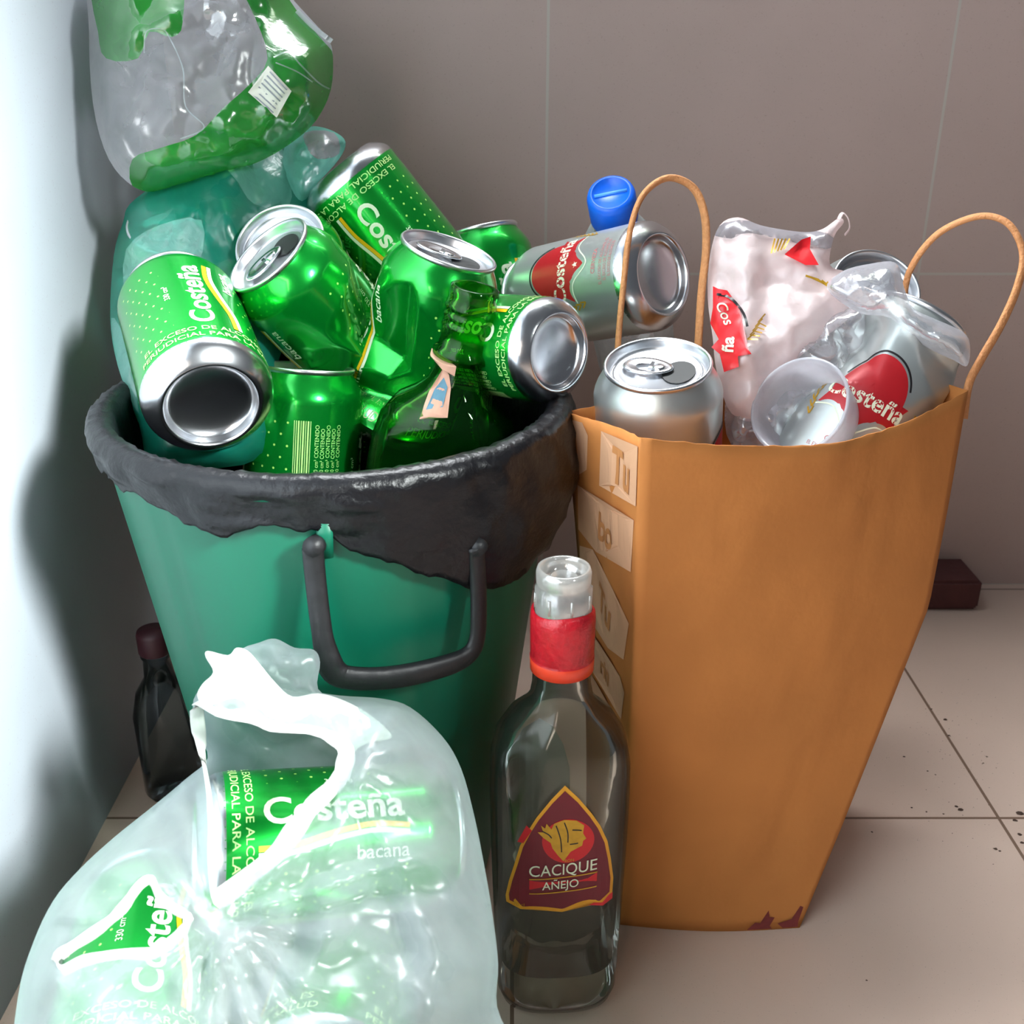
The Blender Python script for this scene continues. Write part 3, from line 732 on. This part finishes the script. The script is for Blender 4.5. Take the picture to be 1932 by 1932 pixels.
Rg = rad_of(pg, fg)
wrap('tax_stamp', [(poly2d([(-0.028, 0.1495), (-0.020, 0.137), (-0.002, 0.141), (-0.006, 0.154), (-0.012, 0.160), (-0.022, 0.163)], 0.003), 0), (poly2d([(-0.0235, 0.151), (-0.019, 0.142), (-0.008, 0.145), (-0.010, 0.154), (-0.018, 0.158)], 0.003), 1)], Rg, MG, [M_STAMP, M_STAMPB], g)
wrap('paper_band', [(poly2d([(-0.060, 0.163), (-0.004, 0.161), (-0.004, 0.1665), (-0.060, 0.1675)], 0.003), 0)], lambda a, z: 0.0164, MG, [M_STAMP], g)

# bottle with blue cap behind
t = empty('plastic_bottle', P(1160, 470, 0.70)); tag(t, 'clear plastic bottle with blue screw cap standing behind the silver can', 'bottle')
top = P(1152, 364, 0.675); bot = P(1180, 540, 0.765)
pb = [(0.0001, 0.0), (0.026, 0.0), (0.031, 0.006), (0.031, 0.12), (0.029, 0.14), (0.018, 0.165), (0.0125, 0.175), (0.0125, 0.192)]
g, MB_ = bottle(pb, top, bot, 0.200, M_PET, t, lambda r, z: (1, 1, 2))
cp = [(0.0150, 0.176), (0.0156, 0.177), (0.0156, 0.196), (0.0148, 0.1990), (0.0128, 0.2003), (0.0120, 0.2003), (0.0118, 0.1995), (0.0001, 0.1995)]
v, f = lathe(cp, 96); v = [((x*(1+0.012*(k % 2)) if 0.177 <= z <= 0.196 else x), y*(1+0.012*(k % 2)) if 0.177 <= z <= 0.196 else y, z) for k, (x, y, z) in enumerate(v)]
c_ = mesh_obj('cap', v, f, M_BLUE, parent=t, M=MB_)
v, f = sweep([MB_ @ Vector((0, -0.0105, 0.1996)), MB_ @ Vector((0, 0.0105, 0.1996))], 0.0011, 8); mesh_obj('raised_bar', v, f, mat('cap_blue_light', (90, 165, 245), 0.4), parent=c_)

# ------------------------------------------------------------------ rum bottle
bpos = Vector((0.024, 0.437, 0)); LB = 0.268
t = empty('rum_bottle', bpos); tag(t, 'clear glass rum bottle with red neck sleeve and pointed maroon label, standing on the floor', 'bottle')
M = Matrix.Translation(bpos) @ Matrix.Rotation(-PI/2-math.radians(3)+0.10, 4, 'Z') @ Matrix.Diagonal((0.97, 0.97, 0.965, 1))
pbm = [(0.0001, 0.004), (0.024, 0.0), (0.0315, 0.003), (0.0338, 0.010), (0.0345, 0.03), (0.0362, 0.11), (0.0364, 0.140), (0.0358, 0.160), (0.0335, 0.172), (0.0275, 0.183), (0.0200, 0.1905), (0.0160, 0.197), (0.0147, 0.205), (0.0143, 0.226), (0.0148, 0.228), (0.0148, 0.231), (0.0140, 0.240)]
def fb(r, z):
    k = 1-smooth(0.165, 0.195, z)
    return (1-0.22*k, 1, 2+0.9*k)
full = pbm+[(r-0.0025, z) for r, z in reversed(pbm) if z > 0.01]+[(0.0001, 0.012)]
v, f = lathe(full, 80, f=fb); g = mesh_obj('glass', v, f, M_GLASSC, parent=t, M=M)
v, f = lathe([(0.0147, 0.213), (0.0158, 0.2135), (0.0160, 0.2205), (0.0155, 0.2212), (0.0158, 0.2220), (0.0160, 0.2410), (0.0156, 0.2465), (0.0142, 0.2475)], 64)
V = []
for x, y, z in v:
    a = math.atan2(y, x); k = 1+(0.012*noise.noise(Vector((a*6, z*60, 0))) if z > 0.224 else 0); V.append((x*k, y*k, z+(0.0012*math.sin(a*2+1) if z > 0.244 else 0)))
fm = [1 if sum(v[i][2] for i in q)/4 < 0.2207 else 0 for q in f]
mesh_obj('neck_sleeve', V, f, [M_SLEEVE, M_SLEEVE2], fm, parent=t, M=M)
pp = [(0.0136, 0.242), (0.0139, 0.246), (0.0139, 0.258), (0.0126, 0.2600), (0.0132, 0.2615), (0.0134, 0.2665), (0.0126, 0.2690), (0.0112, 0.2690), (0.0106, 0.2670), (0.0104, 0.2620), (0.0070, 0.2610), (0.0064, 0.2640), (0.0058, 0.2645), (0.0052, 0.2600), (0.0001, 0.2590)]
v, f = lathe(pp, 64); po = mesh_obj('pourer', v, f, M_POUR, parent=t, M=M)
for k in range(8):
    a = 2*PI*k/8+0.2
    v, f = sweep([M @ Vector((0.0141*math.cos(a), 0.0141*math.sin(a), z)) for z in (0.249, 0.257)], 0.0007, 6); mesh_obj('rib', v, f, M_POUR, parent=po)
Rb = rad_of(pbm, fb)
def lab(sc):   # pointed arch outline, centre x=0
    pts = [(0, 0.1185), (-0.0065, 0.1120), (-0.0130, 0.1030), (-0.0165, 0.0960), (-0.0200, 0.0870), (-0.0225, 0.0760), (-0.0250, 0.0660), (-0.0268, 0.0570), (-0.0265, 0.0535), (-0.0200, 0.0520), (0, 0.0515), (0.0200, 0.0540), (0.0245, 0.0575), (0.0245, 0.0660), (0.0225, 0.0780), (0.0205, 0.0880), (0.0170, 0.0970), (0.0130, 0.1040), (0.0070, 0.1120)]
    return [(x*sc, 0.081+(y-0.081)*sc) for x, y in pts]
LS, LH = 1.22, 0.119
def place(g_): return [(x*LS, LH+(y-0.083)*LS) for x, y in g_[0]], g_[1]
items = [(poly2d(lab(1.0), 0.003), 0), (poly2d(lab(0.935), 0.003), 1)]
items.append((poly2d(circ(0.002, 0.0905, 0.0125, 0.0115), 0.003), 2))
items.append((poly2d([(-0.0185, 0.0890), (-0.0150, 0.0960), (-0.0172, 0.0985), (-0.0210, 0.0890)], 0.003), 2))
items.append((poly2d([(0.0135, 0.0545), (0.0245, 0.0580), (0.0245, 0.0545), (0.0200, 0.0525)], 0.003), 2))
items.append((poly2d([(-0.016, 0.0640), (0.0165, 0.0675), (0.0165, 0.0720), (-0.016, 0.0690)], 0.003), 2))
# gold head in profile with feathers, hair and neck
head = [(0.0000, 0.0800), (0.0035, 0.0850), (0.0090, 0.0880), (0.0094, 0.0905), (0.0108, 0.0915), (0.0092, 0.0945), (0.0096, 0.0985), (0.0060, 0.1012), (0.0000, 0.1018), (-0.0050, 0.1000), (-0.0062, 0.0970), (-0.0085, 0.1000), (-0.0092, 0.0975), (-0.0110, 0.0990), (-0.0100, 0.0955), (-0.0125, 0.0955), (-0.0098, 0.0925), (-0.0065, 0.0900), (-0.0055, 0.0870), (-0.0030, 0.0835)]
items.append((poly2d(head, 0.002), 3))
for a, b in (((-0.004, 0.099), (-0.001, 0.085)), ((0.000, 0.1005), (0.002, 0.090)), ((0.003, 0.089), (0.007, 0.0895)), ((0.004, 0.0965), (0.0085, 0.096)), ((-0.0105, 0.0962), (-0.006, 0.0925))):
    items.append((strip2d([a, ((a[0]+b[0])/2+0.0008, (a[1]+b[1])/2), b], 0.0006, 6), 4))
def slant(g_): return [(x, y+0.09*(x)) for x, y in g_[0]], g_[1]
items.append((slant(xf(text2d('CACIQUE', 0.0085, bold=0.002, width=0.032), 0, 0.0755)), 5))
items.append((slant(xf(text2d('AÑEJO', 0.0062, bold=0.004, width=0.018), -0.001, 0.0672)), 5))
items.append((slant(strip2d([(-0.016, 0.0712), (0.0165, 0.0712)], 0.0006, 12)), 3))
items.append((slant(strip2d([(-0.016, 0.0632), (0.0165, 0.0632)], 0.0006, 12)), 3))
items.append((slant(xf(text2d('RON', 0.0022), 0.003, 0.0800)), 3))
items.append((slant(xf(text2d('70 cl', 0.0026), -0.0205, 0.0565)), 3))
wrap('front_label', [(place(g_), mi) for g_, mi in items], Rb, M, [M_LABELY, M_LABEL, M_LABELR, M_GOLD, M_BLACK, M_WHITE], t)
back = [(0, 0.166), (-0.010, 0.160), (-0.018, 0.148), (-0.023, 0.132), (-0.026, 0.06), (0.026, 0.06), (0.023, 0.132), (0.018, 0.148), (0.010, 0.160)]
wrap('back_label', [(poly2d(back, 0.004), 0)], lambda a, z: Rb(a, z)-0.0032, M, [mat('label_reverse_shaded', (112, 108, 98), 0.8)], t, a0=PI+0.35)  # shade of the unlit reverse is put into its grey paper colour

# dark bottle in the corner
DB = Vector((-0.236, 0.605, 0))
t = empty('dark_bottle', DB); tag(t, 'small dim bottle with dark red cap in the shadow between bin and left wall', 'bottle')
M = Matrix.Translation(DB)
v, f = lathe([(0.0001, 0.002), (0.018, 0), (0.021, 0.005), (0.021, 0.065), (0.017, 0.082), (0.0098, 0.094), (0.0090, 0.108), (0.0102, 0.110), (0.0102, 0.112)], 48); mesh_obj('glass', v, f, M_DARKG, parent=t, M=M)
v, f = lathe([(0.0104, 0.1125), (0.0108, 0.1135), (0.0108, 0.126), (0.0100, 0.1285), (0.0001, 0.1285)], 48); mesh_obj('cap', v, f, M_CAPD, parent=t, M=M)

# ------------------------------------------------------------------ paper bag
t = empty('paper_bag', (0.14, 0.56, 0)); tag(t, 'brown kraft paper bag with cord handles, filled with silver cans and plastic', 'paper bag')
zt = 0.306
def C_(px, py, Z): return P(px, py, Z)
top_c = [C_(1210, 826, 0.482), C_(1826, 737, 0.575), C_(1600, 665, 0.650), C_(1066, 778, 0.555)]   # front-left, front-right, back-right, back-left
bot_c = [at_height(1168, 1744, 0.0), at_height(1508, 1750, 0.0), Vector((0.205, 0.60, 0)), Vector((0.050, 0.565, 0))]
mid = {0: [(1195, 1150), (1180, 1450)], 1: [(1741, 1150), (1628, 1440)]}
NV = 36
def corner(i, v):     # v 0 bottom..1 top
    p = bot_c[i].lerp(top_c[i], v)
    if i == 1:      # right front edge bows out, as traced, then tapers to the foot
        k = [(0, 0), (0.2, 0.006), (0.45, 0.012), (0.62, 0.016), (0.8, 0.009), (1, 0)]
        for (a, b), (c, d) in zip(k, k[1:]):
            if a <= v <= c: p = p+Vector((b+(d-b)*(v-a)/(c-a), 0, 0))
    if i == 3: p = p+Vector((0.004*math.sin(PI*v), 0, 0))
    if i == 0: p = p+Vector((0.002*math.sin(PI*v), 0, 0))
    return p
def panel_pt(i, u, v):
    j = (i+1) % 4; a, b = corner(i, v), corner(j, v); p = a.lerp(b, u)
    n = (b-a).cross(Vector((0, 0, 1))).normalized()
    bow = math.sin(PI*u)
    if i == 0: p += n*bow*(0.010*v*v+0.004)-Vector((0, 0, 0.011))*bow*smooth(0.8, 1, v)
    if i == 3: p -= n*bow*0.003*v
    w_ = 0.0016*noise.noise(Vector((u*5+i*9, v*6, 2)))+0.0012*abs(noise.noise(Vector((u*9+i*9, v*14, 6))))
    p += n*w_*math.sin(PI*min(1, u*1.0))**0.5*min(1, v*8)
    return p
V, F = [], []; NU = [40, 16, 40, 18]; ring = sum(NU)
for r_ in range(NV+1):
    v_ = r_/NV
    for i in range(4):
        for k in range(NU[i]):
            p = panel_pt(i, k/NU[i], v_)
            if r_ == NV: p = p+Vector((0, 0, 0.0009*noise.noise(Vector((k*0.9, i*7, 0)))))
            V.append(p)
for r_ in range(NV):
    for k in range(ring):
        a = r_*ring+k; b = r_*ring+(k+1) % ring; F.append((a, b, b+ring, a+ring))
c = len(V); V.append(sum((Vector(p) for p in V[:ring]), Vector())/ring+Vector((0, 0, 0.002)))
for k in range(ring): F.append((k, c, (k+1) % ring))
body = mesh_obj('bag_body', V, F, M_KRAFT, parent=t, smooth=True)
md = body.modifiers.new('thick', 'SOLIDIFY'); md.thickness = 0.0005; md.offset = 0
# printed left side panel: (u 0 = back edge .. 1 = front edge, v up)
def side(u, v, e):
    p = panel_pt(3, u, v); a, b = corner(3, v), corner(0, v); n = (b-a).cross(Vector((0, 0, 1))).normalized()
    return p+n*e
def side_items(items, mats, name):
    V, F, FM = [], [], []
    for g_, mi in items:
        b = len(V); V += [side(min(max(x, 0.004), 0.996), min(y, 0.996), 0.0007+0.0004*mi) for x, y in g_[0]]
        for q in g_[1]: F.append(tuple(b+i for i in q)); FM.append(mi)
    return mesh_obj(name, V, F, mats, FM, body, smooth=False)
def ut(s, size, cx, cy, rot):
    v, f = text2d(s, size, bold=0.03, grid=size/4); c_, q_ = math.cos(rot), math.sin(rot)
    return [(cx+(x*c_-y*q_)*2.6, cy+(x*q_+y*c_)) for x, y in v], f
def clip(g_): return ([(min(max(x, 0.0), 1), y) for x, y in g_[0]], g_[1])
itm = []
for pl in ([(0.0, 0.90), (0.0, 0.99), (0.22, 0.99), (0.30, 0.97), (0.26, 0.905), (0.12, 0.885)], [(0.42, 0.885), (0.45, 0.985), (0.97, 0.985), (0.95, 0.885)],
           [(0.05, 0.77), (0.10, 0.865), (0.93, 0.86), (0.90, 0.765), (0.3, 0.745)], [(0.0, 0.60), (0.05, 0.735), (0.25, 0.745), (0.6, 0.70), (0.88, 0.665), (0.82, 0.585), (0.5, 0.565)],
           [(0.05, 0.49), (0.05, 0.57), (0.75, 0.54), (0.85, 0.52), (0.80, 0.455), (0.2, 0.465)], [(0.1, 0.41), (0.15, 0.455), (0.7, 0.44), (0.7, 0.40)]):
    itm.append((poly2d(pl, 0.03), 0))
itm += [(ut('0', 0.075, 0.10, 0.94, -0.05), 1), (ut('Tu', 0.085, 0.74, 0.93, -0.1), 1), (ut('bo', 0.075, 0.48, 0.80, -0.12), 1), (ut('Tu', 0.085, 0.45, 0.645, -0.3), 1), (ut('rin', 0.060, 0.45, 0.505, -0.15), 1)]
side_items(itm, [M_KRAFT_P, M_KRAFT_D], 'printed_lettering')
# damp stains near the foot of the front panel
def front_items(items):
    V, F = [], []
    for g_ in items:
        b = len(V)
        for x, y in g_[0]:
            p = panel_pt(0, x, y); a, c_ = corner(0, y), corner(1, y); V.append(p+(c_-a).cross(Vector((0, 0, 1))).normalized()*0.0008)
        for q in g_[1]: F.append(tuple(b+i for i in q))
    mesh_obj('stain', V, F, M_STAIN, parent=body, smooth=False)
front_items([poly2d([(0.70, 0.004), (0.73, 0.02), (0.76, 0.018), (0.78, 0.045), (0.80, 0.030), (0.83, 0.028), (0.82, 0.010), (0.84, 0.004)], 0.02),
             poly2d([(0.90, 0.004), (0.86, 0.014), (0.93, 0.022), (0.95, 0.048), (0.97, 0.045), (0.975, 0.015), (0.985, 0.004)], 0.02)])
def cord(pts, name='handle', r=0.0023):
    w_ = [P(*p) for p in catmull(pts, 8, closed=False)]
    v, f = sweep(w_, r, 10, flat=(1.25, 0.75)); o = mesh_obj(name, v, f, M_CORD, parent=t)
    return o
cord([(1160, 790, 0.592), (1166, 650, 0.590), (1176, 540, 0.588), (1188, 440, 0.586), (1212, 370, 0.586), (1258, 336, 0.588), (1305, 352, 0.592), (1328, 400, 0.596), (1332, 470, 0.600), (1322, 570, 0.604), (1312, 760, 0.612)])
cord([(1700, 700, 0.625), (1706, 560, 0.62), (1722, 500, 0.612), (1765, 445, 0.604), (1820, 415, 0.598), (1868, 408, 0.594), (1908, 428, 0.590), (1930, 480, 0.588), (1920, 540, 0.586), (1890, 610, 0.584), (1850, 680, 0.582), (1828, 725, 0.582), (1818, 790, 0.584)])

# wrapper with red print in the bag
t = empty('white_wrapper', P(1450, 560, 0.6)); tag(t, 'crumpled white and pink plastic wrapper with red beer print rising from the paper bag', 'plastic wrapper')
ol = [(1345, 640), (1335, 560), (1340, 480), (1358, 425), (1392, 410), (1432, 424), (1470, 432), (1520, 438), (1552, 432), (1582, 412), (1592, 420), (1574, 446), (1566, 500), (1600, 515), (1628, 555), (1600, 602), (1530, 655), (1480, 705), (1440, 790), (1380, 780), (1352, 700)]
o, sf = film('film', ol, 0.605, 0.018, [M_WRAP, M_CLEAR2], t, crease=0.017, detail=0.004, seed=21, blob=0.12, fr=0.009, step=12, wpx=90, regions=[([(1345, 440), (1395, 415), (1560, 440), (1560, 470), (1420, 440), (1380, 450)], 1)], zf=lambda x, y: 0.61-0.02*smooth(500, 700, y))
its = [(poly2d([(1345, 540), (1356, 545), (1372, 548), (1392, 575), (1400, 600), (1412, 660), (1418, 668), (1392, 672), (1394, 692), (1366, 702), (1358, 668), (1342, 655), (1356, 640), (1340, 610), (1345, 580)], 12), 0),
       (poly2d([(1480, 480), (1512, 452), (1530, 446), (1528, 470), (1545, 500), (1520, 500)], 12), 0),
       (strip2d([(1352, 555), (1378, 562), (1402, 590), (1410, 616)], 5, 20), 1), (pxtext('Cos', 28, 1366, 590, -1.15, bold=0.01, shear=0.2), 2), (pxtext('ña', 32, 1374, 650, 1.5, bold=0.03), 2)]
for k in range(5):
    its.append((strip2d([(1410+k*5, 640-k*8), (1424+k*5, 628-k*9)], 2.5, 4), 3)); its.append((strip2d([(1410+k*5, 640-k*8), (1430+k*4, 640-k*6)], 2.5, 4), 3))
    its.append((strip2d([(1455+k*6, 478-k*2), (1462+k*7, 450)], 3, 4), 3)); its.append((strip2d([(1520+k*10, 520+k*3), (1545+k*9, 528+k*6)], 4, 4), 3))
WM = [mat('wrap_red', (214, 30, 38), 0.35), M_BLACK, M_WHITE, M_GOLD]
top_ = [q for q in its if min(v_[1] for v_ in q[0][0]) < 535]
decal('printed_emblem', sf, [q for q in its if q not in top_], WM, o, e=0.0035); decal('printed_corner', sf, top_, WM, o, e=0.0035)
v, f = sweep([P(*q) for q in catmull([(1582, 415, 0.6), (1590, 402, 0.6), (1600, 412, 0.6), (1603, 430, 0.6), (1594, 443, 0.6)], 5, closed=False)], 0.0007, 6, flat=(2, 0.4))
mesh_obj('torn_strand', v, f, M_WRAP, parent=o)
# clear film over the cans
t = empty('clear_film', P(1520, 700, 0.57)); tag(t, 'glossy crumpled clear film stretched across the cans in the paper bag', 'plastic film')
o, sf = film('film', [(1372, 735), (1420, 690), (1480, 655), (1540, 600), (1600, 575), (1640, 560), (1650, 600), (1640, 680), (1620, 760), (1590, 815), (1480, 850), (1380, 840)], 0.600, 0.012, [M_CLEAR], t, crease=0.016, seed=31, step=11, wpx=70)
its = [(pxtext('NO', 26, 1424, 712, 0.35, bold=0.0), 0)]
decal('embossed_letters', sf, its, [M_CLEAR2], o, e=0.003)
t = empty('clear_wrap', P(1660, 560, 0.6)); tag(t, 'bright clear wrap around the upper end of the crushed silver can', 'plastic film')
film('film', [(1560, 545), (1590, 512), (1640, 498), (1690, 496), (1705, 540), (1722, 580), (1760, 600), (1815, 625), (1830, 650), (1825, 690), (1800, 680), (1740, 650), (1680, 600), (1620, 590)], 0.565, 0.02, [M_CLEAR], t, crease=0.014, seed=41, step=10, wpx=50)
# translucent plastic cup, tipped
t = empty('plastic_cup', P(1505, 760, 0.545)); tag(t, 'translucent plastic cup lying tipped beside the crushed silver can in the paper bag', 'cup')
cr = P(1510, 768, 0.560); ax = (P(1440, 850, 0.60)-cr).normalized()
nrm = (CAM-cr).normalized(); zc = (nrm*0.75-Vector((0.55, 0.0, 0.0))+Vector((0, 0, 0.45))).normalized()
xc = zc.orthogonal().normalized(); yc = zc.cross(xc); M = Matrix((xc, yc, zc)).transposed().to_4x4(); M = Matrix.Translation(cr) @ M @ Matrix.Scale(0.86, 4)
v, f = lathe([(0.0001, -0.058), (0.021, -0.058), (0.024, -0.05), (0.0300, -0.005), (0.0305, 0.0), (0.0318, 0.001), (0.0318, 0.0025), (0.0300, 0.003), (0.0290, -0.003), (0.0225, -0.052), (0.0001, -0.055)], 64, sx=1, sy=1)
mesh_obj('cup_body', v, f, film_mat('cup_plastic', (215, 215, 222), 0.42, rough=0.2, gloss=0.08, transl=0.5, bump=0.02), parent=t, M=M)

# ------------------------------------------------------------------ white carrier bag
t = empty('white_carrier_bag', P(500, 1700, 0.45)); tag(t, 'translucent white plastic carrier bag holding green cans, on the floor before the bin', 'plastic bag')
ol = [(22, 2060), (34, 1880), (62, 1780), (100, 1700), (150, 1640), (215, 1580), (290, 1520), (350, 1470), (392, 1430), (372, 1380), (365, 1320), (400, 1290), (480, 1285), (560, 1300), (640, 1312), (720, 1318), (775, 1335), (835, 1390), (870, 1450), (895, 1540), (915, 1640), (930, 1730), (940, 1820), (938, 1900), (972, 1990), (965, 2120), (900, 2260), (720, 2320), (480, 2330), (240, 2310), (80, 2220)]
h1 = [(374, 1325), (420, 1345), (470, 1352), (520, 1372), (580, 1376), (622, 1388), (652, 1412), (648, 1450), (632, 1480), (590, 1520), (560, 1560), (520, 1612), (470, 1652), (420, 1692), (404, 1690), (400, 1620), (398, 1540), (392, 1480), (378, 1400)]
h2 = [(108, 1808), (130, 1790), (190, 1750), (230, 1715), (262, 1672), (285, 1660), (300, 1690), (325, 1712), (352, 1728), (356, 1742), (330, 1770), (290, 1798), (230, 1800), (160, 1812), (118, 1830)]
def gathers(x, y):      # folds fanning out from the knot between the openings and from the handle
    o_ = 0
    for cx, cy, n_, ph, A in ((405, 1740, 5, 0.3, 0.0040), (655, 1440, 4, 1.1, 0.0030), (330, 2300, 6, 0.0, 0.0)):
        a = math.atan2(y-cy, x-cx); d = math.hypot(x-cx, y-cy)
        t_ = (a*n_/2+ph+0.5*noise.noise(Vector((x*.006, y*.006, cx)))) % 1
        o_ -= A*(1-abs(t_-0.5)*4)*smooth(0, 90, d)*(1-smooth(260, 620, d))*(0.4+abs(noise.noise(Vector((a*2, 3, cx))))*2)
    return o_
zb = lambda x, y: 0.480-0.080*smooth(1250, 1980, y)+0.056*smooth(1960, 2320, y)
o, sf = film('bag_body', ol, 0.47, 0.058, [M_WBAG], t, holes=[h1, h2], crease=0.016, seed=51, step=11, wpx=170, zf=zb, fr=0.006, blob=0.3, detail=0.0012, extra=gathers)
def hemband(hole, w, e, mt, name='folded_hem', closed=True, flat=(1.7, 0.35)):
    c_ = catmull(hole, 4, closed=closed); pts = [sf(x, y, e) for x, y in c_]
    rad = [w*(0.75+0.5*abs(noise.noise(Vector((i*0.21, w*900, 0))))) for i in range(len(pts))]
    v, f = sweep(pts, rad, 8, closed=closed, flat=flat); return mesh_obj(name, v, f, mt, parent=o)
hemband(h1, 0.0024, 0.000, M_WBAG2); hemband(h2, 0.0013, 0.000, M_WBAG2)
# upper handle: a crumpled band, knotted at the tip
hb = [(382, 1290), (402, 1268), (388, 1240), (392, 1228), (430, 1236), (446, 1222), (468, 1228), (490, 1252), (520, 1288), (552, 1314), (600, 1308), (650, 1322), (700, 1350), (740, 1390), (700, 1400), (668, 1420), (660, 1470), (640, 1452), (640, 1410), (600, 1384), (540, 1378), (480, 1362), (440, 1328), (408, 1342), (385, 1336), (372, 1312)]
film('handle', hb, 0.472, 0.010, [M_WBAG2], t, crease=0.012, seed=61, fr=0.03, step=9, wpx=35, zf=lambda x, y: 0.452-0.022*smooth(1300, 1450, y))
film('handle', [(455, 1230), (490, 1212), (520, 1205), (556, 1222), (592, 1226), (604, 1250), (600, 1300), (640, 1330), (560, 1330), (500, 1280)], 0.492, 0.006, [M_WBAG], t, crease=0.008, seed=62, fr=0.02, step=10, wpx=40, zf=lambda x, y: 0.474)

# ------------------------------------------------------------------ small things on the floor
o = box('block', (0.335, 0.862, 0), (0.432, 0.912, 0.030), M_BRICK, bev=0.003); tag(o, 'dark reddish brown block lying at the foot of the back wall', 'block')
V, F = [], []
def crumb(x, y, s):
    b = len(V); n = 7
    for k in range(n): q = 2*PI*k/n; r = s*random.uniform(0.6, 1.1); V.append((x+r*math.cos(q), y+r*math.sin(q)*0.8, 0.0002))
    V.append((x, y, s*0.6))
    for k in range(n): F.append((b+k, b+(k+1) % n, b+n))
for px, py, s in ((1783, 1358, .0022), (1757, 1338, .001), (1790, 1388, .0012), (1706, 1428, .0012), (1812, 1528, .0022), (1805, 1522, .0015), (1780, 1536, .001), (1748, 1532, .001), (1720, 1524, .001), (1925, 1535, .003), (1915, 1548, .002), (1878, 1602, .0018), (1886, 1606, .001), (1924, 1575, .0022), (1928, 1590, .0018), (1665, 1346, .001), (1750, 1455, .0009), (1765, 1462, .0008), (1645, 1570, .0009), (1862, 1428, .001), (1855, 1440, .0008), (1635, 1850, .0008)):
    p = at_height(px, py, 0); crumb(p.x, p.y, s)
for k in range(120):
    p = at_height(random.gauss(1790, 70), random.gauss(1420, 90), 0)
    if p.y < 0.9 and p.x < 1.0: crumb(p.x, p.y, random.uniform(0.0002, 0.0005))
o = mesh_obj('dirt_crumbs', V, F, M_DIRT, smooth=False); tag(o, 'dark crumbs of dirt scattered on the floor tiles at the right', 'dirt', kind='stuff')
